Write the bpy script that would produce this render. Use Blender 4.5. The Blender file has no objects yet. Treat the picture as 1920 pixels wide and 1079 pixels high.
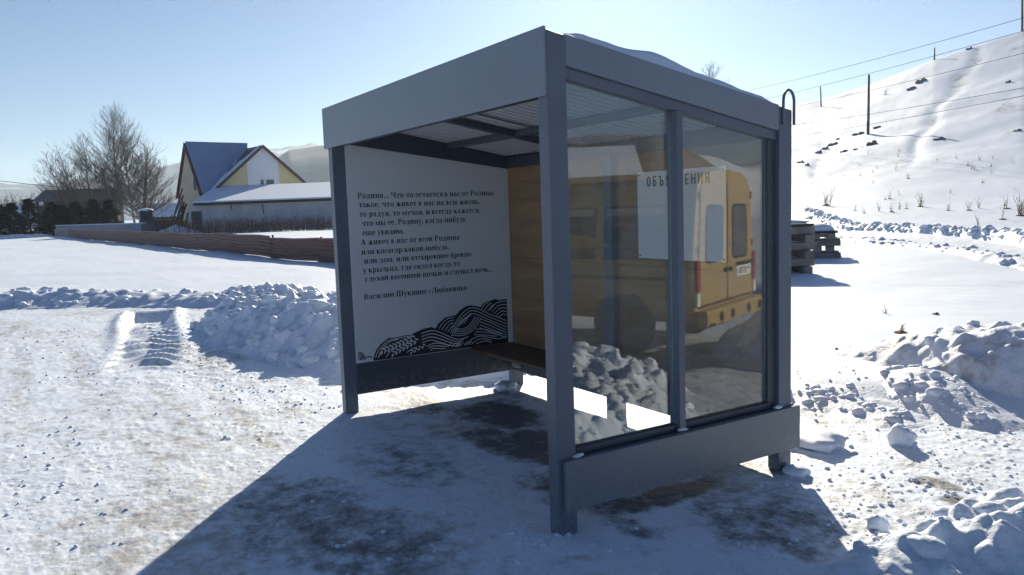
import bpy, bmesh, math, random
import numpy as np
from mathutils import Vector, Matrix, noise as mnoise

# ------------------------------------------------------------------ camera, world, sun
scene = bpy.context.scene
scene.render.engine = 'CYCLES'
COL = scene.collection
R = math.radians
camd = bpy.data.cameras.new("camera"); cam = bpy.data.objects.new("camera", camd); COL.objects.link(cam)
cam_right = Vector((0.529919, 0.847403, -0.033081)); cam_up = Vector((-0.068645, 0.081741, 0.994287)); cam_fwd = Vector((-0.845265, 0.524621, -0.101486))
m = Matrix((cam_right, cam_up, -cam_fwd)).transposed().to_4x4()
m.translation = Vector((3.1869, -2.2171, 1.6929))
cam.matrix_world = m
camd.sensor_width = 36.0
camd.lens = 36.0 * 1475.15 / 1920.0
camd.clip_start = 0.05; camd.clip_end = 12000
scene.camera = cam

SUN_DIR = Vector((-0.777, 0.629, math.tan(R(21.5)))).normalized()     # towards the sun
world = bpy.data.worlds.new("World"); scene.world = world; world.use_nodes = True
wn = world.node_tree.nodes; wl = world.node_tree.links
bg = wn["Background"]
sky = wn.new("ShaderNodeTexSky"); sky.sky_type = 'NISHITA'; sky.sun_disc = False
sky.sun_elevation = R(21.5)
sky.sun_rotation = math.atan2(SUN_DIR.x, SUN_DIR.y)
sky.altitude = 300; sky.air_density = 1.0; sky.dust_density = 0.6; sky.ozone_density = 4.0
wtint = wn.new("ShaderNodeMix"); wtint.data_type = 'RGBA'; wtint.blend_type = 'MULTIPLY'; wtint.inputs[0].default_value = 1.0; wtint.inputs[7].default_value = (.60, .76, .93, 1)
wl.new(sky.outputs[0], wtint.inputs[6]); wl.new(wtint.outputs[2], bg.inputs[0]); bg.inputs[1].default_value = 0.05

sund = bpy.data.lights.new("sun", 'SUN'); sun = bpy.data.objects.new("sun", sund); COL.objects.link(sun)
sund.energy = 5.0; sund.angle = R(0.5); sund.color = (1.0, 0.90, 0.725)
sun.rotation_euler = SUN_DIR.to_track_quat('Z', 'Y').to_euler()
sun.location = (-20, 16, 12)

vs = scene.view_settings
vs.view_transform = 'Standard'; vs.look = 'None'; vs.gamma = 1.0; vs.use_curve_mapping = False
vs.exposure = 0.72
scene.cycles.max_bounces = 8; scene.cycles.transparent_max_bounces = 12; scene.cycles.volume_bounces = 1
scene.cycles.sample_clamp_indirect = 6.0

# ------------------------------------------------------------------ helpers
def tag(o, label=None, cat=None, group=None, kind=None):
    if label: o['label'] = label
    if cat: o['category'] = cat
    if group: o['group'] = group
    if kind: o['kind'] = kind
    return o

def thing(name, label, cat, loc=(0, 0, 0), rz=0.0, group=None):
    o = bpy.data.objects.new(name, None); COL.objects.link(o)
    o.location = loc; o.rotation_euler = (0, 0, rz); o.empty_display_size = 0.2
    return tag(o, label, cat, group)

class MB:
    def __init__(s): s.v = []; s.f = []
    def add(s, vs_, fs):
        n = len(s.v); s.v += [tuple(map(float, q)) for q in vs_]; s.f += [tuple(i + n for i in f) for f in fs]; return s
    def hexa(s, p):       # p: bottom 4 (ccw from above), top 4
        return s.add(p, [(3, 2, 1, 0), (4, 5, 6, 7), (0, 1, 5, 4), (1, 2, 6, 5), (2, 3, 7, 6), (3, 0, 4, 7)])
    def box(s, x0, x1, y0, y1, z0, z1):
        return s.hexa([(x0, y0, z0), (x1, y0, z0), (x1, y1, z0), (x0, y1, z0), (x0, y0, z1), (x1, y0, z1), (x1, y1, z1), (x0, y1, z1)])
    def obox(s, c, ax, ay, az, hx, hy, hz):
        c, ax, ay, az = Vector(c), Vector(ax).normalized(), Vector(ay).normalized(), Vector(az).normalized()
        P = [c + ax * (hx * a) + ay * (hy * b) + az * (hz * d) for d in (-1, 1) for a, b in ((-1, -1), (1, -1), (1, 1), (-1, 1))]
        return s.hexa(P)
    def slab(s, x0, x1, ys, zb, zt):  # between polylines in y: bottom and top z
        for i in range(len(ys) - 1):
            a, b = ys[i], ys[i + 1]
            s.hexa([(x0, a, zb[i]), (x1, a, zb[i]), (x1, b, zb[i + 1]), (x0, b, zb[i + 1]), (x0, a, zt[i]), (x1, a, zt[i]), (x1, b, zt[i + 1]), (x0, b, zt[i + 1])])
        return s
    def prism(s, poly, off):     # poly: list of 3d points, off: extrusion vector
        n = len(poly); o = Vector(off); P = [Vector(q) for q in poly] + [Vector(q) + o for q in poly]
        return s.add(P, [tuple(range(n))[::-1], tuple(range(n, 2 * n))] + [(i, (i + 1) % n, n + (i + 1) % n, n + i) for i in range(n)])
    def tube(s, pts, rad, n=6, cap=True):
        pts = [Vector(q) for q in pts]; m_ = len(pts)
        rr = rad if isinstance(rad, (list, tuple)) else [rad] * m_
        V = []; ref = Vector((0, 0, 1))
        t0 = (pts[1] - pts[0]).normalized()
        if abs(t0.z) > .9: ref = Vector((1, 0, 0))
        a = t0.cross(ref).normalized()
        for i in range(m_):
            t = (pts[min(i + 1, m_ - 1)] - pts[max(i - 1, 0)]).normalized()
            a = (a - t * a.dot(t)).normalized(); b = t.cross(a)
            for k in range(n):
                th = 2 * math.pi * k / n
                V.append(pts[i] + (a * math.cos(th) + b * math.sin(th)) * rr[i])
        F = [(i * n + k, i * n + (k + 1) % n, (i + 1) * n + (k + 1) % n, (i + 1) * n + k) for i in range(m_ - 1) for k in range(n)]
        if cap: F += [tuple(range(n))[::-1], tuple((m_ - 1) * n + k for k in range(n))]
        return s.add(V, F)
    def lathe(s, c, axis, prof, n=20):   # prof: (dist along axis, radius)
        c = Vector(c); ax = Vector(axis).normalized(); ref = Vector((0, 0, 1)) if abs(ax.z) < .9 else Vector((1, 0, 0))
        a = ax.cross(ref).normalized(); b = ax.cross(a); V = []
        for d, r_ in prof:
            for k in range(n):
                th = 2 * math.pi * k / n; V.append(c + ax * d + (a * math.cos(th) + b * math.sin(th)) * r_)
        m_ = len(prof)
        F = [(i * n + k, i * n + (k + 1) % n, (i + 1) * n + (k + 1) % n, (i + 1) * n + k) for i in range(m_ - 1) for k in range(n)]
        F += [tuple(range(n))[::-1], tuple((m_ - 1) * n + k for k in range(n))]
        return s.add(V, F)
    def blob(s, c, rx, ry, rz, seed=0, amp=.3, sub=2, freq=1.6):
        bm = bmesh.new(); bmesh.ops.create_icosphere(bm, subdivisions=sub, radius=1.0)
        V = []
        for v in bm.verts:
            d = 1 + amp * mnoise.noise(v.co * freq + Vector((seed * 7.3, seed * 3.1, seed * 1.7)))
            d += amp * .5 * mnoise.noise(v.co * freq * 2.7 + Vector((seed * 2.3, 9.1, seed)))
            if sub > 2: d += amp * .28 * mnoise.noise(v.co * freq * 6.5 + Vector((seed, 3.1, seed * 1.9))) + amp * .16 * mnoise.noise(v.co * freq * 14 + Vector((seed, 5.1, 2.9)))
            V.append((c[0] + v.co.x * rx * d, c[1] + v.co.y * ry * d, c[2] + v.co.z * rz * d))
        F = [tuple(q.index for q in f.verts) for f in bm.faces]; bm.free()
        return s.add(V, F)
    def build(s, name, mat, parent=None, smooth=False, world_co=True, bevel=0.0, link=True):
        me = bpy.data.meshes.new(name)
        off = Vector(parent.location) if (parent is not None and world_co) else Vector((0, 0, 0))
        if parent is not None and parent.parent is not None and world_co:
            off = Vector(parent.parent.location) + off
        me.from_pydata([(a - off.x, b - off.y, c - off.z) for a, b, c in s.v], [], s.f)
        if smooth: me.polygons.foreach_set('use_smooth', [True] * len(me.polygons))
        me.materials.append(mat); me.update()
        o = bpy.data.objects.new(name, me)
        if link: COL.objects.link(o)
        if parent is not None: o.parent = parent
        if bevel:
            b = o.modifiers.new('bevel', 'BEVEL'); b.width = bevel; b.segments = 2; b.limit_method = 'ANGLE'; b.angle_limit = R(40)
        return o

# ------------------------------------------------------------------ materials
def mat(name, col, rough=.6, metal=0.0, spec=.5, bump=0.0, bscale=40.0, var=0.0, vscale=3.0, coat=0.0):
    M = bpy.data.materials.new(name); M.use_nodes = True
    nt = M.node_tree; b = nt.nodes['Principled BSDF']
    b.inputs['Base Color'].default_value = (*col, 1); b.inputs['Roughness'].default_value = rough
    b.inputs['Metallic'].default_value = metal; b.inputs['Specular IOR Level'].default_value = spec
    b.inputs['Coat Weight'].default_value = coat
    if var or bump:
        tc = nt.nodes.new('ShaderNodeTexCoord')
    if var:
        n = nt.nodes.new('ShaderNodeTexNoise'); n.inputs['Scale'].default_value = vscale; n.inputs['Detail'].default_value = 7; n.inputs['Roughness'].default_value = .65
        mx = nt.nodes.new('ShaderNodeMix'); mx.data_type = 'RGBA'
        mx.inputs[6].default_value = (*[c * (1 - var) for c in col], 1); mx.inputs[7].default_value = (*[min(1, c * (1 + var)) for c in col], 1)
        rp = nt.nodes.new('ShaderNodeMapRange'); rp.inputs[1].default_value = .3; rp.inputs[2].default_value = .7
        nt.links.new(tc.outputs['Object'], n.inputs['Vector']); nt.links.new(n.outputs['Fac'], rp.inputs[0])
        nt.links.new(rp.outputs[0], mx.inputs[0]); nt.links.new(mx.outputs[2], b.inputs['Base Color'])
        r2 = nt.nodes.new('ShaderNodeMapRange'); r2.inputs[3].default_value = max(0, rough - .1); r2.inputs[4].default_value = min(1, rough + .12)
        nt.links.new(n.outputs['Fac'], r2.inputs[0]); nt.links.new(r2.outputs[0], b.inputs['Roughness'])
    if bump:
        n2 = nt.nodes.new('ShaderNodeTexNoise'); n2.inputs['Scale'].default_value = bscale; n2.inputs['Detail'].default_value = 5
        bp = nt.nodes.new('ShaderNodeBump'); bp.inputs['Strength'].default_value = bump; bp.inputs['Distance'].default_value = .02
        nt.links.new(tc.outputs['Object'], n2.inputs['Vector']); nt.links.new(n2.outputs['Fac'], bp.inputs['Height']); nt.links.new(bp.outputs[0], b.inputs['Normal'])
    return M

def add_dust(M, z0=.02, z1=.42, col=(.34, .34, .335), amt=.55):
    nt = M.node_tree; N = nt.nodes; L = nt.links; b = N['Principled BSDF']; tc = N.new('ShaderNodeTexCoord')
    sx = N.new('ShaderNodeSeparateXYZ'); L.new(tc.outputs['Object'], sx.inputs[0])
    mr = N.new('ShaderNodeMapRange'); mr.interpolation_type = 'SMOOTHSTEP'; mr.inputs[1].default_value = z0; mr.inputs[2].default_value = z1; mr.inputs[3].default_value = amt; mr.inputs[4].default_value = .05; L.new(sx.outputs[2], mr.inputs[0])
    n = N.new('ShaderNodeTexNoise'); n.inputs['Scale'].default_value = 26; n.inputs['Detail'].default_value = 9; n.inputs['Roughness'].default_value = .75; L.new(tc.outputs['Object'], n.inputs['Vector'])
    m2 = N.new('ShaderNodeMapRange'); m2.inputs[1].default_value = .48; m2.inputs[2].default_value = .70; L.new(n.outputs['Fac'], m2.inputs[0])
    mu = N.new('ShaderNodeMath'); mu.operation = 'MULTIPLY'; L.new(mr.outputs[0], mu.inputs[0]); L.new(m2.outputs[0], mu.inputs[1])
    mx = N.new('ShaderNodeMix'); mx.data_type = 'RGBA'; mx.inputs[7].default_value = (*col, 1); L.new(mu.outputs[0], mx.inputs[0])
    src = b.inputs['Base Color'].links[0].from_socket; L.new(src, mx.inputs[6]); L.new(mx.outputs[2], b.inputs['Base Color'])
    return M

def snow_mat(name, bump=.35, scale=28.0, attrs=False, dist=.03, sx=1.0):
    M = bpy.data.materials.new(name); M.use_nodes = True
    nt = M.node_tree; N = nt.nodes; L = nt.links; b = N['Principled BSDF']
    b.inputs['Roughness'].default_value = .55; b.inputs['Specular IOR Level'].default_value = .25
    tc = N.new('ShaderNodeTexCoord')
    n1 = N.new('ShaderNodeTexNoise'); n1.inputs['Scale'].default_value = scale; n1.inputs['Detail'].default_value = 8; n1.inputs['Roughness'].default_value = .62
    L.new(tc.outputs['Object'], n1.inputs['Vector'])
    bp = N.new('ShaderNodeBump'); bp.inputs['Strength'].default_value = bump; bp.inputs['Distance'].default_value = dist
    L.new(n1.outputs['Fac'], bp.inputs['Height']); L.new(bp.outputs[0], b.inputs['Normal'])
    n2 = N.new('ShaderNodeTexNoise'); n2.inputs['Scale'].default_value = 2.3; n2.inputs['Detail'].default_value = 6
    L.new(tc.outputs['Object'], n2.inputs['Vector'])
    mx = N.new('ShaderNodeMix'); mx.data_type = 'RGBA'
    mx.inputs[6].default_value = (.70, .775, .89, 1); mx.inputs[7].default_value = (.78, .85, .955, 1)
    L.new(n2.outputs['Fac'], mx.inputs[0])
    out = mx.outputs[2]
    if attrs:
        for an, col, sc in (('stain', (.45, .44, .435), 6.0), ('grass', (.24, .215, .18), 1.6), ('bare', (.080, .080, .084), 6.5)):
            at = N.new('ShaderNodeAttribute'); at.attribute_name = an
            nn = N.new('ShaderNodeTexNoise'); nn.inputs['Scale'].default_value = sc; nn.inputs['Detail'].default_value = 9; nn.inputs['Roughness'].default_value = .7
            L.new(tc.outputs['Object'], nn.inputs['Vector'])
            ad = N.new('ShaderNodeMath'); ad.operation = 'ADD'; L.new(at.outputs['Fac'], ad.inputs[0])
            mr = N.new('ShaderNodeMapRange'); mr.inputs[1].default_value = .3; mr.inputs[2].default_value = .7; mr.inputs[3].default_value = -.55; mr.inputs[4].default_value = .45
            L.new(nn.outputs['Fac'], mr.inputs[0]); L.new(mr.outputs[0], ad.inputs[1])
            st = N.new('ShaderNodeMapRange'); st.interpolation_type = 'SMOOTHSTEP'; st.inputs[1].default_value = .1 if an != 'bare' else .05; st.inputs[2].default_value = .75 if an != 'bare' else .9; st.inputs[4].default_value = 1.0 if an != 'bare' else .9
            L.new(ad.outputs[0], st.inputs[0])
            ml = N.new('ShaderNodeMath'); ml.operation = 'MULTIPLY'; L.new(st.outputs[0], ml.inputs[0])
            gt = N.new('ShaderNodeMath'); gt.operation = 'GREATER_THAN'; gt.inputs[1].default_value = .004; L.new(at.outputs['Fac'], gt.inputs[0]); L.new(gt.outputs[0], ml.inputs[1])
            m3 = N.new('ShaderNodeMix'); m3.data_type = 'RGBA'; m3.inputs[7].default_value = (*col, 1)
            L.new(ml.outputs[0], m3.inputs[0]); L.new(out, m3.inputs[6]); out = m3.outputs[2]
    L.new(out, b.inputs['Base Color'])
    return M

def glass_mat(name, tint=(.86, .90, .90), f0=.095):
    M = bpy.data.materials.new(name); M.use_nodes = True
    nt = M.node_tree; N = nt.nodes; L = nt.links; N.remove(N['Principled BSDF'])
    tr = N.new('ShaderNodeBsdfTransparent'); tr.inputs[0].default_value = (*tint, 1)
    gl = N.new('ShaderNodeBsdfGlossy'); gl.inputs['Roughness'].default_value = 0.012; gl.inputs[0].default_value = (1, 1, 1, 1)
    lw = N.new('ShaderNodeLayerWeight'); lw.inputs[0].default_value = .5
    p5 = N.new('ShaderNodeMath'); p5.operation = 'POWER'; p5.inputs[1].default_value = 5.0; L.new(lw.outputs['Facing'], p5.inputs[0])
    mu = N.new('ShaderNodeMath'); mu.operation = 'MULTIPLY_ADD'; mu.inputs[1].default_value = 1 - f0; mu.inputs[2].default_value = f0; L.new(p5.outputs[0], mu.inputs[0])
    tc = N.new('ShaderNodeTexCoord'); ns = N.new('ShaderNodeTexNoise'); ns.inputs['Scale'].default_value = 1.3; L.new(tc.outputs['Object'], ns.inputs['Vector'])
    bp = N.new('ShaderNodeBump'); bp.inputs['Strength'].default_value = .02; bp.inputs['Distance'].default_value = .02; L.new(ns.outputs['Fac'], bp.inputs['Height']); L.new(bp.outputs[0], gl.inputs['Normal'])
    mx = N.new('ShaderNodeMixShader'); L.new(mu.outputs[0], mx.inputs[0]); L.new(tr.outputs[0], mx.inputs[1]); L.new(gl.outputs[0], mx.inputs[2])
    df = N.new('ShaderNodeBsdfDiffuse'); df.inputs[0].default_value = (.6, .62, .64, 1)
    sm = N.new('ShaderNodeTexNoise'); sm.inputs['Scale'].default_value = 3.5; sm.inputs['Detail'].default_value = 9; sm.inputs['Roughness'].default_value = .72; sm.inputs['Distortion'].default_value = 1.2; L.new(tc.outputs['Object'], sm.inputs['Vector'])
    sr = N.new('ShaderNodeMapRange'); sr.inputs[1].default_value = .42; sr.inputs[2].default_value = .78; sr.inputs[3].default_value = .022; sr.inputs[4].default_value = .13; L.new(sm.outputs['Fac'], sr.inputs[0])
    m2 = N.new('ShaderNodeMixShader'); L.new(sr.outputs[0], m2.inputs[0]); L.new(mx.outputs[0], m2.inputs[1]); L.new(df.outputs[0], m2.inputs[2])
    L.new(m2.outputs[0], N['Material Output'].inputs['Surface'])
    return M

def wood_mat(name, ca, cb, axis='x', scale=1.2, stretch=14.0, rough=.6):
    M = bpy.data.materials.new(name); M.use_nodes = True
    nt = M.node_tree; N = nt.nodes; L = nt.links; b = N['Principled BSDF']; b.inputs['Roughness'].default_value = rough
    tc = N.new('ShaderNodeTexCoord'); mp = N.new('ShaderNodeMapping'); s = [stretch] * 3; s['xyz'.index(axis)] = 1.0
    mp.inputs['Scale'].default_value = s; L.new(tc.outputs['Object'], mp.inputs['Vector'])
    n = N.new('ShaderNodeTexNoise'); n.inputs['Scale'].default_value = scale; n.inputs['Detail'].default_value = 9; n.inputs['Distortion'].default_value = .8; n.inputs['Roughness'].default_value = .6
    L.new(mp.outputs[0], n.inputs['Vector'])
    cr = N.new('ShaderNodeValToRGB'); cr.color_ramp.elements[0].position = .32; cr.color_ramp.elements[1].position = .68
    cr.color_ramp.elements[0].color = (*ca, 1); cr.color_ramp.elements[1].color = (*cb, 1)
    L.new(n.outputs['Fac'], cr.inputs[0]); L.new(cr.outputs[0], b.inputs['Base Color'])
    bp = N.new('ShaderNodeBump'); bp.inputs['Strength'].default_value = .15; bp.inputs['Distance'].default_value = .01; L.new(n.outputs['Fac'], bp.inputs['Height']); L.new(bp.outputs[0], b.inputs['Normal'])
    return M

M_SNOW = snow_mat('packed_snow', .24, 30.0, True, .03)
M_PILE = snow_mat('piled_snow', .5, 34.0, True, .03)
M_SOFT = snow_mat('soft_snow', .12, 12.0)
M_FAR = snow_mat('hill_snow', .1, .02, True)
M_STEEL = mat('grey_painted_steel', (.115, .140, .180), .42, 0, .5, .03, 90, .14, 2.2)
M_STEEL_DK = mat('dark_frame_paint', (.050, .063, .087), .45, 0, .5, .03, 90, .15, 3)
M_CLAD = mat('grey_cladding_sheet', (.165, .186, .215), .38, 0, .5, .02, 60, .10, 1.6)
M_FASCIA_GLARE = mat('glare_lightened_fascia', (.20, .235, .285), .40, 0, .5, .02, 60, .08, 1.2)  # cladding grey made lighter, lens glare put into the colour
M_PANEL = mat('white_composite_panel', (.60, .63, .66), .35, 0, .5, 0, 0, .05, 1.2)
M_INK = mat('black_print', (.012, .014, .022), .5)
M_SIGN = mat('white_plastic_sheet', (.90, .91, .91), .4, 0, .5, 0, 0, .03, 2)
M_CEIL = mat('pale_profiled_sheet', (.48, .50, .53), .5, 0, .4, 0, 0, .06, 2)
M_PLY = wood_mat('varnished_plywood', (.21, .13, .07), (.34, .22, .125), 'x', 1.1, 9.0, .5)
M_BENCH = wood_mat('brown_bench_board', (.06, .035, .022), (.13, .075, .045), 'x', 1.6, 16.0, .5)
M_GLASS = glass_mat('window_glass')
M_ZINC = mat('galvanised_bracket', (.42, .44, .46), .4, .6, .5, 0, 0, .15, 20)

for _m in (M_STEEL, M_STEEL_DK, M_CLAD): add_dust(_m)

# ------------------------------------------------------------------ the bus shelter
SW, SD, SH, SHB = 3.258, 1.787, 2.55, 2.231       # width (to -x), depth (+y), front and back roof edge
KR = (SHB - SH) / SD
def roof(y, off=0.0): return SH + KR * y + off
XL0, XL1 = -3.194, -3.108                          # left posts
shelter = thing('bus_shelter', 'dark grey metal and glass bus shelter open at the front, standing on packed snow', 'bus shelter', (-1.63, .9, 0))
B = .004
def part(name, mb, m_, parent=None, **k): return mb.build(name, m_, parent or shelter, **k)
# posts: two in front, two behind, one in the middle of the back
part('post', MB().hexa([(-.086, 0, 0), (0, 0, 0), (0, .113, 0), (-.086, .113, 0), (-.086, 0, roof(0, -.012)), (0, 0, roof(0, -.012)), (0, .113, roof(.113, -.012)), (-.086, .113, roof(.113, -.012))]), M_STEEL, bevel=B)
part('post', MB().hexa([(XL0, 0, 0), (XL1, 0, 0), (XL1, .113, 0), (XL0, .113, 0), (XL0, 0, roof(0, -.06)), (XL1, 0, roof(0, -.06)), (XL1, .113, roof(.113, -.06)), (XL0, .113, roof(.113, -.06))]), M_STEEL, bevel=B)
part('post', MB().hexa([(-.086, 1.674, 0), (0, 1.674, 0), (0, SD, 0), (-.086, SD, 0), (-.086, 1.674, roof(1.674, -.012)), (0, 1.674, roof(1.674, -.012)), (0, SD, roof(SD, -.012)), (-.086, SD, roof(SD, -.012))]), M_STEEL, bevel=B)
part('post', MB().hexa([(XL0, 1.674, 0), (XL1, 1.674, 0), (XL1, SD, 0), (XL0, SD, 0), (XL0, 1.674, roof(1.674, -.06)), (XL1, 1.674, roof(1.674, -.06)), (XL1, SD, roof(SD, -.06)), (XL0, SD, roof(SD, -.06))]), M_STEEL, bevel=B)
part('post', MB().box(-1.64, -1.53, 1.625, 1.74, 0, 2.06), M_STEEL, bevel=B)
# fascias
part('fascia', MB().box(-SW, .001, -.014, -.002, SH - .325, SH + .004), M_FASCIA_GLARE, bevel=.003)
part('fascia', MB().slab(-.05, -.0015, [.114, 1.673], [roof(.114, -.155), roof(1.673, -.155)], [roof(.114, -.004), roof(1.673, -.004)]), M_FASCIA_GLARE, bevel=.003)
part('fascia', MB().slab(-SW, -SW + .03, [0, SD], [roof(0, -.325), roof(SD, -.2)], [roof(0), roof(SD)]), M_CLAD, bevel=.003)
part('fascia', MB().box(-SW + .031, -.09, SD - .005, SD + .012, roof(SD, -.2), roof(SD, .002)), M_CLAD, bevel=.003)
# roof sheet, ceiling lining with its ribs, ceiling beams
part('roof_panel', MB().slab(-SW + .012, -.030, [.0, SD - .007], [roof(0, -.055), roof(SD, -.055)], [roof(0, -.006), roof(SD, -.006)]), M_STEEL_DK)
ce = MB(); xs = [-3.085 + i * .0425 for i in range(71)]
for i in range(len(xs) - 1):
    d = .0 if i % 2 else .006
    ce.slab(xs[i], xs[i + 1] - .0005, [.115, 1.66], [roof(.115, -.082 - d), roof(1.66, -.082 - d)], [roof(.115, -.057), roof(1.66, -.057)])
part('ceiling_panel', ce, M_CEIL)
part('ceiling_beam', MB().slab(-1.99, -1.935, [.114, 1.66], [roof(.114, -.145), roof(1.66, -.145)], [roof(.114, -.0955), roof(1.66, -.0955)]), M_STEEL_DK, bevel=B)
part('ceiling_beam', MB().slab(-3.05, -1.993, [1.03, 1.085], [roof(1.03, -.135), roof(1.085, -.135)], [roof(1.03, -.0955), roof(1.085, -.0955)]).slab(-1.932, -.09, [1.03, 1.085], [roof(1.03, -.135), roof(1.085, -.135)], [roof(1.03, -.0955), roof(1.085, -.0955)]), M_STEEL_DK, bevel=B)
part('ceiling_seam', MB().slab(-1.692, -1.672, [.115, 1.03], [roof(.115, -.102), roof(1.03, -.102)], [roof(.115, -.0955), roof(1.03, -.0955)]), M_STEEL_DK)
# top beams round the inside
def zpan(y): return 2.25 - .131 * (y - .141)
part('top_beam', MB().slab(-3.16, -3.078, [.111, 1.677], [zpan(.111), zpan(1.677)], [roof(.111, -.090), roof(1.677, -.090)]), M_STEEL_DK, bevel=B)
part('top_beam', MB().box(-3.1075, -.0865, 1.674, 1.745, 2.056, roof(1.66, -.1)), M_STEEL_DK, bevel=B)
part('top_beam', MB().box(-3.06, -.088, .0, .06, SH - .322, SH - .08), M_STEEL_DK, bevel=B)
# right wall: glazed
part('top_rail', MB().slab(-.078, -.022, [.114, 1.673], [roof(.114, -.212), roof(1.673, -.212)], [roof(.114, -.157), roof(1.673, -.157)]), M_STEEL, bevel=B)
part('bottom_rail', MB().box(-.086, -.004, .114, 1.673, .30, .402), M_STEEL_DK, bevel=B)
part('window_bead', MB().box(-.078, -.03, .114, .845, .403, .44).box(-.078, -.03, .895, 1.673, .403, .44), M_STEEL_DK, bevel=.003)
part('window_bead', MB().slab(-.078, -.03, [1.61, 1.673], [.441, .441], [roof(1.61, -.213), roof(1.673, -.213)]), M_STEEL_DK, bevel=.003)
part('mullion', MB().slab(-.085, -.004, [.846, .893], [.4025, .4025], [roof(.846, -.214), roof(.893, -.214)]), M_STEEL, bevel=B)
part('glass_pane', MB().slab(-.060, -.054, [.1145, .8455], [.441, .441], [roof(.1145, -.213), roof(.8455, -.213)]), M_GLASS)
part('glass_pane', MB().slab(-.060, -.054, [.8935, 1.6095], [.441, .441], [roof(.8935, -.213), roof(1.6095, -.213)]), M_GLASS)
part('apron', MB().box(.001, .034, .028, 1.832, .135, .402), M_CLAD, bevel=.004)
# left wall: printed panel
part('bottom_rail', MB().box(-3.17, -3.101, .111, 1.677, .15, .42), M_STEEL_DK, bevel=B)
part('apron', MB().box(-3.225, -3.1935, .03, SD + .02, .145, .42), M_CLAD, bevel=.004)
PX = -3.098
panel = part('text_panel', MB().slab(PX - .012, PX, [.110, 1.678], [.419, .419], [zpan(.110) + .004, zpan(1.678) + .004]), M_PANEL)
# back wall: plywood on a lower rail, apron outside
part('back_board', MB().box(-3.1075, -.0865, 1.682, 1.70, .41, 2.055), M_PLY)
part('board_joint', MB().box(-3.07, -1.645, 1.6795, 1.6825, 1.228, 1.231).box(-1.525, -.09, 1.6795, 1.6825, 1.228, 1.231), M_INK)
part('bottom_rail', MB().box(-3.10, -1.642, 1.674, 1.76, .15, .409).box(-1.528, -.088, 1.674, 1.76, .15, .409), M_STEEL_DK, bevel=B)
part('apron', MB().box(-3.19, -.002, SD + .001, SD + .03, .145, .41), M_CLAD, bevel=.004)
# bench
part('bench_seat', MB().box(-3.06, -.12, 1.19, 1.38, .40, .43).box(-3.06, -.12, 1.388, 1.60, .40, .43), M_BENCH, bevel=.005)
for x in (-2.78, -1.585, -.42): part('bench_bracket', MB().box(x - .025, x + .025, 1.22, 1.673, .345, .399), M_STEEL_DK, bevel=.003)
part('bench_bracket', MB().box(-3.02, -2.94, 1.60, 1.655, .20, .30), M_ZINC, bevel=.003)
# lifting loop on the back right corner
lp = [(.008, 1.700, 2.13)] + [(.008, 1.748 - .048 * math.cos(t * math.pi / 10), 2.27 + .065 * math.sin(t * math.pi / 10)) for t in range(11)] + [(.008, 1.796, 2.13)]
part('lifting_loop', MB().tube(lp, .0085, 8), M_STEEL, smooth=True)

# ---- lettering: a drawn bold roman, unit = x-height
def g_poly(): return []
def gR(P, x0, y0, x1, y1): P.append([(x0, y0), (x1, y0), (x1, y1), (x0, y1)])
def gL(P, x0, y0, x1, y1, w):
    dx, dy = x1 - x0, y1 - y0; l = math.hypot(dx, dy); nx, ny = -dy / l * w / 2, dx / l * w / 2
    P.append([(x0 - nx, y0 - ny), (x1 - nx, y1 - ny), (x1 + nx, y1 + ny), (x0 + nx, y0 + ny)])
def gS(P, x, y0, y1, w=.30, a=True, b=True):
    gR(P, x, y0, x + w, y1)
    if a: gR(P, x - .09, y0, x + w + .09, y0 + .085)
    if b: gR(P, x - .09, y1 - .085, x + w + .09, y1)
def gA(P, cx, cy, rx, ry, a0=0, a1=360, wh=.28, wv=.125):
    n = max(4, int(abs(a1 - a0) / 24)); o = []
    for i in range(n + 1):
        t = R(a0 + (a1 - a0) * i / n); o.append(((cx + rx * math.cos(t), cy + ry * math.sin(t)), (cx + (rx - wh) * math.cos(t), cy + (ry - wv) * math.sin(t))))
    for i in range(n): P.append([o[i][0], o[i + 1][0], o[i + 1][1], o[i][1]])
def gDot(P, x, y, r=.13): P.append([(x + r * math.cos(k * math.pi / 4), y + r * math.sin(k * math.pi / 4)) for k in range(8)])
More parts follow.
